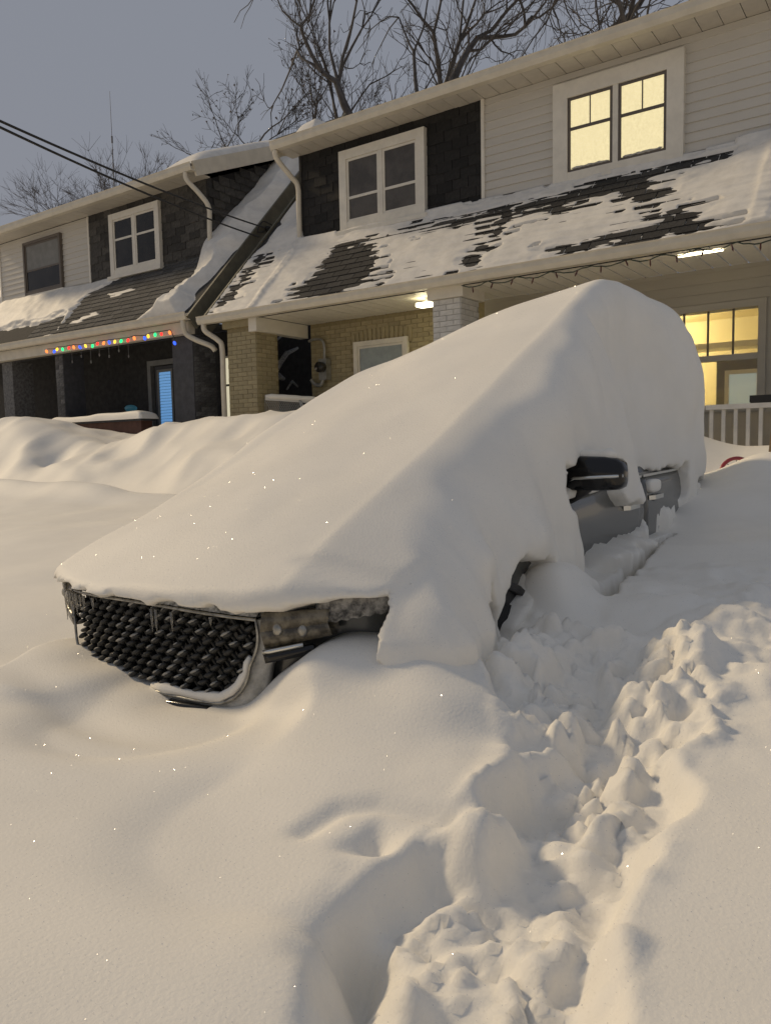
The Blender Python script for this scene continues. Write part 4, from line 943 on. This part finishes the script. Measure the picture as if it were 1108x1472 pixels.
# ------------------------------------------------------------------ things on the porches
# coloured light string on the far porch
ls = empty('light_string', (-12.3, 8.75, 3.25)); tag(ls, 'string of glowing red, blue, yellow and green bulbs along the dark porch', 'light string')
seq = [(67, 505, 'orange'), (78, 505, 'blue'), (82, 502, 'yellow'), (90, 502, 'green'), (99, 500, 'red'), (106, 499, 'orange'), (115, 499, 'blue'), (123, 497, 'yellow'), (133, 497, 'green'), (140, 494, 'red'), (149, 493, 'orange'), (157, 492, 'blue'), (165, 491, 'yellow'), (174, 490, 'green'), (184, 489, 'red'), (193, 486, 'orange'), (208, 486, 'blue'), (213, 483, 'yellow'), (223, 481, 'green'), (232, 480, 'red'), (244, 478, 'orange'), (251, 493, 'blue')]
wp = []
Vb_, Fb_ = blob((0, 0, 0), (.025, .025, .036), 1, .0, 10, 8); BM = {}
for k_, m_ in BULB.items():
    me = mesh('bulb', Vb_, Fb_, True); me.materials.append(m_); BM[k_] = me
for px, py, c in seq:
    p = at(px, py, 'y', 8.70); inst('bulb', BM[c], p, ls, (random.uniform(-.5, .5), random.uniform(-.5, .5), 0)); wp.append((p[0], 8.715, p[2]+.05))
obj('cord', tube(wp, .007, 5), 'wire_green', ls)
# dark unlit string on the near porch
ls2 = empty('light_string', (-3., 8.62, 3.33)); tag(ls2, 'unlit green light cord with dull red bulbs drooping under the near porch gutter', 'light string')
cp = []; xs = np.linspace(-4.9, -.6, 80)
for i, x in enumerate(xs): cp.append((x, 8.64+.01*math.sin(i*1.7), 3.352-.045*abs(math.sin(i*.42+.4*math.sin(i*.13)))-.012*random.random()))
obj('cord', tube(cp, .007, 5), 'wire_green', ls2)
Vb_, Fb_ = join(tube([(0, 0, 0), (0, 0, -.035)], .009, 6), tube([(0, 0, -.035), (0, 0, -.055), (0, 0, -.075)], [.011, .010, .003], 6)); me = mesh('bulb', Vb_, Fb_, True); me.materials.append(MATS['bulb_dead'])
for i in range(3, 80, 5): inst('bulb', me, cp[i], ls2, (random.uniform(-.3, .3), random.uniform(-.5, .5), 0))
# hanging ornaments
for i, (px, py, L_) in enumerate([(104, 520, .10), (117, 512, .12), (131, 520, .30), (143, 510, .16), (157, 512, .16), (171, 504, .16), (185, 512, .10)]):
    p = at(px, py, 'y', 8.80); o = obj('hanging_ornament', join(tube([(p[0], 8.80, 3.30), (p[0], 8.80, p[2])], .003, 4), blob((p[0], 8.80, p[2]), (.014, .014, .03), i, .1, 8, 6)), 'blind_pale', None, True)
    tag(o, 'tiny pale glass ornament hanging below the coloured bulbs', 'ornament', 'ornaments under the far porch beam')
# porch parapet with snow cap, far house
pp = empty('porch_parapet', (-12.7, 8.7, 1.0)); tag(pp, 'low dark red porch wall capped with smooth snow', 'low wall')
obj('wall', box(-14.0, -11.35, 8.62, 8.86, .9, 1.88), 'porch_red', pp); obj('coping', box(-14.06, -11.29, 8.58, 8.90, 1.881, 1.92), 'render_dark', pp)
u = np.linspace(-14.08, -11.25, 90); vv = np.linspace(8.54, 8.94, 16); U, Vv = np.meshgrid(u, vv, indexing='ij')
e = np.minimum(np.minimum(U-u[0], u[-1]-U)/.22, np.minimum(Vv-8.54, 8.94-Vv)/.10); T = 1.915+(.13+.03*noise2(U*2, Vv*3, 110))*np.sqrt(np.clip(1-(1-np.clip(e, 0, 1))**2, 0, 1))
o = np_obj('parapet_snow', np.stack([U, Vv, T], -1).reshape(-1, 3), grid_faces(90, 16), 'snow'); tag(o, 'smooth pillow of snow on the low dark red porch wall', 'snow')
gl = at(188, 587, 'y', 9.4); o = obj('glass_globe', blob(tuple(gl), (.13, .10, .07), 9, .05), 'globe', None, True); tag(o, 'small dim blue globe standing behind the snowy porch wall', 'globe')
# side railing with wire mesh and snow, near house
rl = empty('porch_railing', (-8.2, 9.0, 1.0)); tag(rl, 'wire mesh porch railing with snow on its top rail beside the electric meter', 'railing')
a = at(383, 577, 'y', 9.2); c = at(462, 583, 'y', 9.9); A1 = Vector((-8.66, 9.25, a[2]-.02)); A2 = Vector((-8.10, 9.72, c[2]-.01))
A1 = Vector(at(381, 573, 'x', -8.68)); A2 = Vector(at(460, 578, 'x', -8.05))
obj('top_rail', ribbon([A1, A2], .05, .05, (0, 0, 1)), 'white_rail', rl)
obj('bottom_rail', ribbon([A1-Vector((0, 0, .62)), A2-Vector((0, 0, .62))], .05, .05, (0, 0, 1)), 'white_rail', rl)
ms = []
for k in range(26):
    t = k/25; p = A1.lerp(A2, t); q = A1.lerp(A2, min(1, t+.35))
    for s0, s1 in ((A1.lerp(A2, t), A1.lerp(A2, min(1, t+.4))), (A1.lerp(A2, t), A1.lerp(A2, max(0, t-.4)))): ms.append(tube([s0-Vector((0, 0, .03)), s1-Vector((0, 0, .60))], .005, 3, False))
obj('wire_mesh', join(*ms), 'metal_grey', rl)
o = obj('railing_snow', tube([A1.lerp(A2, t)+Vector((0, 0, .04)) for t in np.linspace(0, 1, 10)], [.02]+[.04+.01*random.random() for _ in range(8)]+[.02], 8), 'snow', None, True); tag(o, 'snow ridge on the top rail of the wire mesh porch railing', 'snow')
q0 = A1.lerp(A2, .72); o = obj('snowy_stick', tube([q0+Vector((-.06, -.06, .03)), q0+Vector((.05, -.08, -.16)), q0+Vector((.20, -.1, -.28))], [.02, .03, .03], 7), 'frost', None, True); tag(o, 'frosted stick leaning on the wire mesh railing', 'stick')
# snow-laden bracket seen through the side opening
sb_ = []
for pts, r_ in (([(395, 540), (402, 522), (412, 508), (428, 500)], .05), ([(392, 545), (400, 540), (408, 545)], .07), ([(412, 560), (420, 548), (428, 556)], .03), ([(393, 484), (398, 488), (404, 484)], .03)):
    sb_.append(tube([at(px, py, 'x', -10.22) for px, py in pts], [r_*.6]+[r_]*(len(pts)-2)+[r_*.5], 7))
for i, s_ in enumerate(sb_):
    o = obj('snowy_branch', s_, 'frost', None, True); tag(o, ['curved snowy branch against the dark wall between the houses', 'snow clump on a branch against the dark wall left of the meter', 'small snowy twig low against the dark wall left of the meter', 'tiny snow clump high on the dark wall under the porch beam'][i], 'branch')
# white railing at the right porch
wr = empty('porch_railing', (-1.2, 8.6, 1.0)); tag(wr, 'white wooden railing with upright balusters below the lit porch window', 'railing')
obj('top_rail', box(-1.95, -.4, 8.56, 8.66, 1.66, 1.71), 'white_rail', wr); obj('bottom_rail', box(-1.95, -.4, 8.58, 8.64, 1.14, 1.19), 'white_rail', wr)
bm_ = mesh('baluster', *box(-.018, .018, 8.592, 8.628, 1.191, 1.659)); bm_.materials.append(MATS['white_rail'])
for k in range(13): inst('baluster', bm_, (-1.90+k*.118, 0, 0), wr)
obj('skirt', box(-1.95, -.4, 8.70, 8.73, 1.0, 1.62), 'siding_beige', wr)
o = obj('boot_tray', join(box(-1.53, -.9, 8.60, 8.78, 1.713, 1.722), box(-1.53, -.9, 8.598, 8.605, 1.722, 1.79), box(-1.537, -1.53, 8.60, 8.78, 1.722, 1.79), box(-1.53, -.9, 8.775, 8.782, 1.722, 1.79)), 'black_plastic'); tag(o, 'black tray lying on the white porch railing', 'tray')
p = at(1099, 668, 'y', 7.9); o = obj('wooden_stake', hexa([(p[0]-.02, 7.88, p[2]-.5), (p[0]+.02, 7.88, p[2]-.5), (p[0]+.02, 7.92, p[2]-.5), (p[0]-.02, 7.92, p[2]-.5), (p[0]+.05, 7.88, p[2]+.32), (p[0]+.09, 7.88, p[2]+.32), (p[0]+.09, 7.92, p[2]+.32), (p[0]+.05, 7.92, p[2]+.32)]), 'wood'); tag(o, 'wooden stake leaning in the snow before the white railing', 'stake')
pc = at(1058, 678, 'y', 7.4); o_r = .12
bw = empty('bicycle_wheel', (pc[0], 7.4, pc[2])); tag(bw, 'red rimmed wheel sticking out of the snow behind the car', 'wheel')
ring = [(pc[0]+o_r*math.cos(q)*.8, 7.4+.15*math.cos(q), pc[2]+o_r*math.sin(q)) for q in np.linspace(0, 2*math.pi, 40)]
obj('rim', tube(ring, .017, 8), 'red_paint', bw, True)
for k in range(8):
    q = k*2*math.pi/8; obj('spoke', tube([(pc[0], 7.4, pc[2]), (pc[0]+o_r*math.cos(q)*.8, 7.4+.15*math.cos(q), pc[2]+o_r*math.sin(q))], .004, 4), 'metal_grey', bw)

# ------------------------------------------------------------------ service cables
A0 = np.array(at(384, 331, 'x', -10.08))
for i, (pa, pb, pm) in enumerate((((0, 174), (384, 328), (205, 274)), ((0, 183), (372, 340), (200, 283)))):
    e_ = at(*pb, 'x', -10.08); s_ = at(*pa, 'y', 4.2); s0 = s_+(s_-e_)*.8+np.array([0, 0, .35])
    pts = []
    for t in np.linspace(0, 1, 50):
        p = s0+(e_-s0)*t; pts.append((p[0], p[1], p[2]-.55*4*t*(1-t)*.35))
    # keep the line through the seen start
    o = obj('power_cable', tube(pts, .014, 6), 'wire', None, True); tag(o, ['upper of the two black service cables running to the roof edge', 'lower of the two black service cables running to the roof edge'][i], 'cable', 'overhead service cables')
cl = empty('cable_bracket', tuple(A0)); tag(cl, 'dark cable bracket with loose wire ends on the sloping roof board', 'bracket')
obj('insulator', blob(tuple(A0+np.array([.02, 0, .02])), (.05, .06, .06), 3, .1), 'wire', cl, True)
obj('loose_wire', tube(curve([A0, A0+np.array([.05, -.3, -.1]), A0+np.array([.05, -.15, .12]), A0+np.array([.04, .25, .1]), A0+np.array([.02, .45, .3])]), .010, 5), 'wire', cl, True)

# ------------------------------------------------------------------ trees
def tree(name, base, h, seed, label, xr, m='bark', lean=(0, 0), spread=.5, depth=6, gnarl=.12, leaves=0, r0_=None, fork=.28, group='bare trees behind the houses', kids=(2, 3), rr_=.60, rmin=.007, pc=.93, cl=.2):
    rs = random.Random(seed); segs_t, segs_c, tips = [], [], []
    r0_ = r0_ or h*.016
    def grow(p, d, L, r, lv):
        n_ = 4 if lv < 3 else 3; pts = [p]; rad = [r]
        for k in range(n_):
            d = (d+Vector((rs.gauss(0, gnarl), rs.gauss(0, gnarl), rs.gauss(0, gnarl)+.035))).normalized(); p = p+d*(L/n_); pts.append(p); rad.append(r*(1-.42*(k+1)/n_))
            if lv >= 1 and rs.random() < .55 and lv < depth:
                dd = (d+Vector((rs.gauss(0, spread), rs.gauss(0, spread), rs.gauss(0, spread*.6)))).normalized(); grow(p, dd, L*rs.uniform(.45, .65), max(rad[-1]*.5, rmin), lv+2 if lv+2 <= depth else depth)
        (segs_t if lv < 2 else segs_c).append((pts, rad, 6 if lv < 2 else (4 if lv < 4 else 3)))
        if lv >= depth: tips.append(p); return
        for k in range(rs.randint(*kids)):
            dd = (d+Vector((rs.gauss(0, spread), rs.gauss(0, spread), rs.gauss(0, spread*.5)+.05))).normalized(); grow(p, dd, (h*cl if lv == 0 else L)*rs.uniform(.62, .86), max(r*rr_*rs.uniform(.75, 1.1), rmin), lv+1)
    grow(Vector(base), Vector((lean[0], lean[1], 1)).normalized(), h*fork, r0_, 0)
    zs_ = sorted(p.z for p in tips); zm = zs_[int(len(zs_)*pc)]-base[2]; fsc = h/zm; B0 = Vector(base)
    xs_ = sorted((p.x-B0.x)*fsc for p in tips); lo_, hi_ = xs_[int(len(xs_)*.05)], xs_[int(len(xs_)*.95)]; kx = (xr[1]-xr[0])/(hi_-lo_); off = (xr[0]+xr[1])/2-B0.x-(lo_+hi_)/2*kx
    def mp_(p):
        q = (p-B0)*fsc; return B0+Vector((q.x*kx+off*min(1.2, max(0, q.z/h))**1.3, q.y*kx, q.z))
    for S_ in (segs_t, segs_c):
        for i_, (a, b, c) in enumerate(S_): S_[i_] = ([mp_(p) for p in a], b, c)
    tips = [mp_(p) for p in tips]
    t = empty(name, base); tag(t, label, 'tree', group)
    obj('trunk', join(*[tube(a, b, c, False) for a, b, c in segs_t]), m, t, True)
    obj('crown', join(*[tube(a, b, c, False) for a, b, c in segs_c]), m, t, True)
    if leaves:
        V, F = [], []
        for p in rs.sample(tips, min(leaves, len(tips))):
            k = len(V); s_ = .05
            for q in range(4): V.append(p+Vector((rs.uniform(-s_, s_), rs.uniform(-s_, s_), rs.uniform(-s_, s_)-.03)))
            F.append((k, k+1, k+2, k+3))
        o = obj('leaf_cluster', (V, F), 'leaf_dead', t); o['kind'] = 'stuff'
    return t
def gb(px, py, y): p = at(px, py, 'y', y); return (p[0], y, 1.0)
def th(px, py, y): return float(at(px, py, 'y', y)[2])-1.0
TR = [(372, 250, 17, 322, 62, 11, 'small bare tree with a few clinging leaves above the roof between the houses', dict(depth=6, leaves=150, spread=.50, r0_=.10, fork=.58, cl=.16, pc=.985)),
      (548, 180, 20, 560, -90, 23, 'tall straight bare tree behind the dark shingled dormer', dict(depth=6, spread=.42, gnarl=.08, fork=.45, cl=.20, leaves=160, r0_=.15, rr_=.62)),
      (470, 180, 19, 450, 85, 37, 'low spreading bare tree just right of the roof ridge snow', dict(depth=6, spread=.55, leaves=120, fork=.55, cl=.17, r0_=.10)),
      (615, 180, 22, 610, -30, 41, 'bare tree right of the tall straight one, behind the dark dormer', dict(depth=6, spread=.48, gnarl=.14, fork=.45, cl=.2)),
      (735, 120, 21, 720, -110, 53, 'gnarled bare tree with twisting limbs above the corner of the white siding', dict(depth=6, spread=.58, gnarl=.30, fork=.42, cl=.22, r0_=.24, rr_=.64)),
      (850, 60, 24, 850, -150, 67, 'bare gnarled tree rightmost above the long upper gutter', dict(depth=6, spread=.58, gnarl=.30, fork=.42, cl=.22, r0_=.24, rr_=.64)),
      (172, 300, 42, 176, 222, 83, 'rounded distant bare tree, taller of the two above the far house', dict(m='bark_far', depth=6, kids=(3, 4), spread=.5, fork=.5, cl=.18, rmin=.011, pc=.985, group='distant bare trees')),
      (90, 300, 42, 95, 245, 89, 'rounded distant bare tree, left one of the two above the far house', dict(m='bark_far', depth=6, kids=(3, 4), spread=.5, fork=.5, cl=.18, rmin=.011, pc=.985, group='distant bare trees'))]
XR = {11: (262, 408), 23: (420, 700), 37: (408, 540), 41: (500, 740), 53: (570, 900), 67: (700, 1060), 83: (118, 215), 89: (30, 135)}
for bx_, by_, Y_, tx_, ty_, sd_, lb_, kw in TR:
    x0_, x1_ = XR[sd_]; xr = (at(x0_, ty_+60, 'y', Y_)[0], at(x1_, ty_+60, 'y', Y_)[0])
    tree('bare_tree', gb(bx_, by_, Y_), th(tx_, ty_, Y_), sd_, lb_, xr, **kw)
# distant antenna mast
mb = at(163, 240, 'y', 90); mtp = at(163, 128, 'y', 90); x_, y_ = mb[0], 90
ma = empty('antenna_mast', (x_, y_, 1)); tag(ma, 'thin far antenna mast standing above the distant trees', 'mast')
obj('mast_lower', tube([(x_, y_, 1), (x_, y_, mtp[2]-10)], [.30, .09], 6), 'mast', ma); obj('mast_tip', tube([(x_, y_, mtp[2]-10), (x_, y_, mtp[2])], [.06, .03], 6), 'mast', ma)
obj('antenna_drum', tube([(x_, y_, mtp[2]-9), (x_, y_, mtp[2]-7.8)], .16, 8), 'mast', ma)

# ------------------------------------------------------------------ glinting ice crystals on the snow
def crystals(name, pts, nrm, seed, label):
    rs = np.random.default_rng(seed); n_ = len(pts); sz_ = rs.uniform(.0008, .0018, n_)
    nn = nrm+rs.normal(0, .55, (n_, 3)); nn /= np.linalg.norm(nn, axis=1)[:, None]
    a = np.cross(nn, [.31, .77, .55]); a /= np.linalg.norm(a, axis=1)[:, None]; b = np.cross(nn, a); c = pts+nrm*.0012
    V = np.stack([c+a*sz_[:, None], c+b*sz_[:, None], c-a*sz_[:, None], c-b*sz_[:, None]], 1).reshape(-1, 3)
    o = np_obj(name, V, np.arange(4*n_).reshape(-1, 4), 'crystal', False); tag(o, label, 'ice crystals', kind='stuff')
def mesh_pts(o, n_, seed, box_):
    me = o.data; rs = np.random.default_rng(seed); co = np.empty(len(me.vertices)*3, np.float32); me.vertices.foreach_get('co', co); co = co.reshape(-1, 3)
    no = np.empty(len(me.vertices)*3, np.float32); me.vertices.foreach_get('normal', no); no = no.reshape(-1, 3)
    k = np.where((co[:, 0] > box_[0]) & (co[:, 0] < box_[1]) & (co[:, 1] > box_[2]) & (co[:, 1] < box_[3]) & (no[:, 2] > .3))[0]
    k = rs.choice(k, min(n_, len(k)), False); return co[k].astype(float), no[k].astype(float)
crystals('ice_crystals', *mesh_pts(gnd, 60000, 1, (-5, .4, .3, 5)), 2, 'tiny ice crystals glinting on the snow in the foreground')
crystals('ice_crystals', *mesh_pts(blanket, 30000, 3, (-4, -1, 1, 7)), 4, 'tiny ice crystals glinting on the snow blanket over the car')
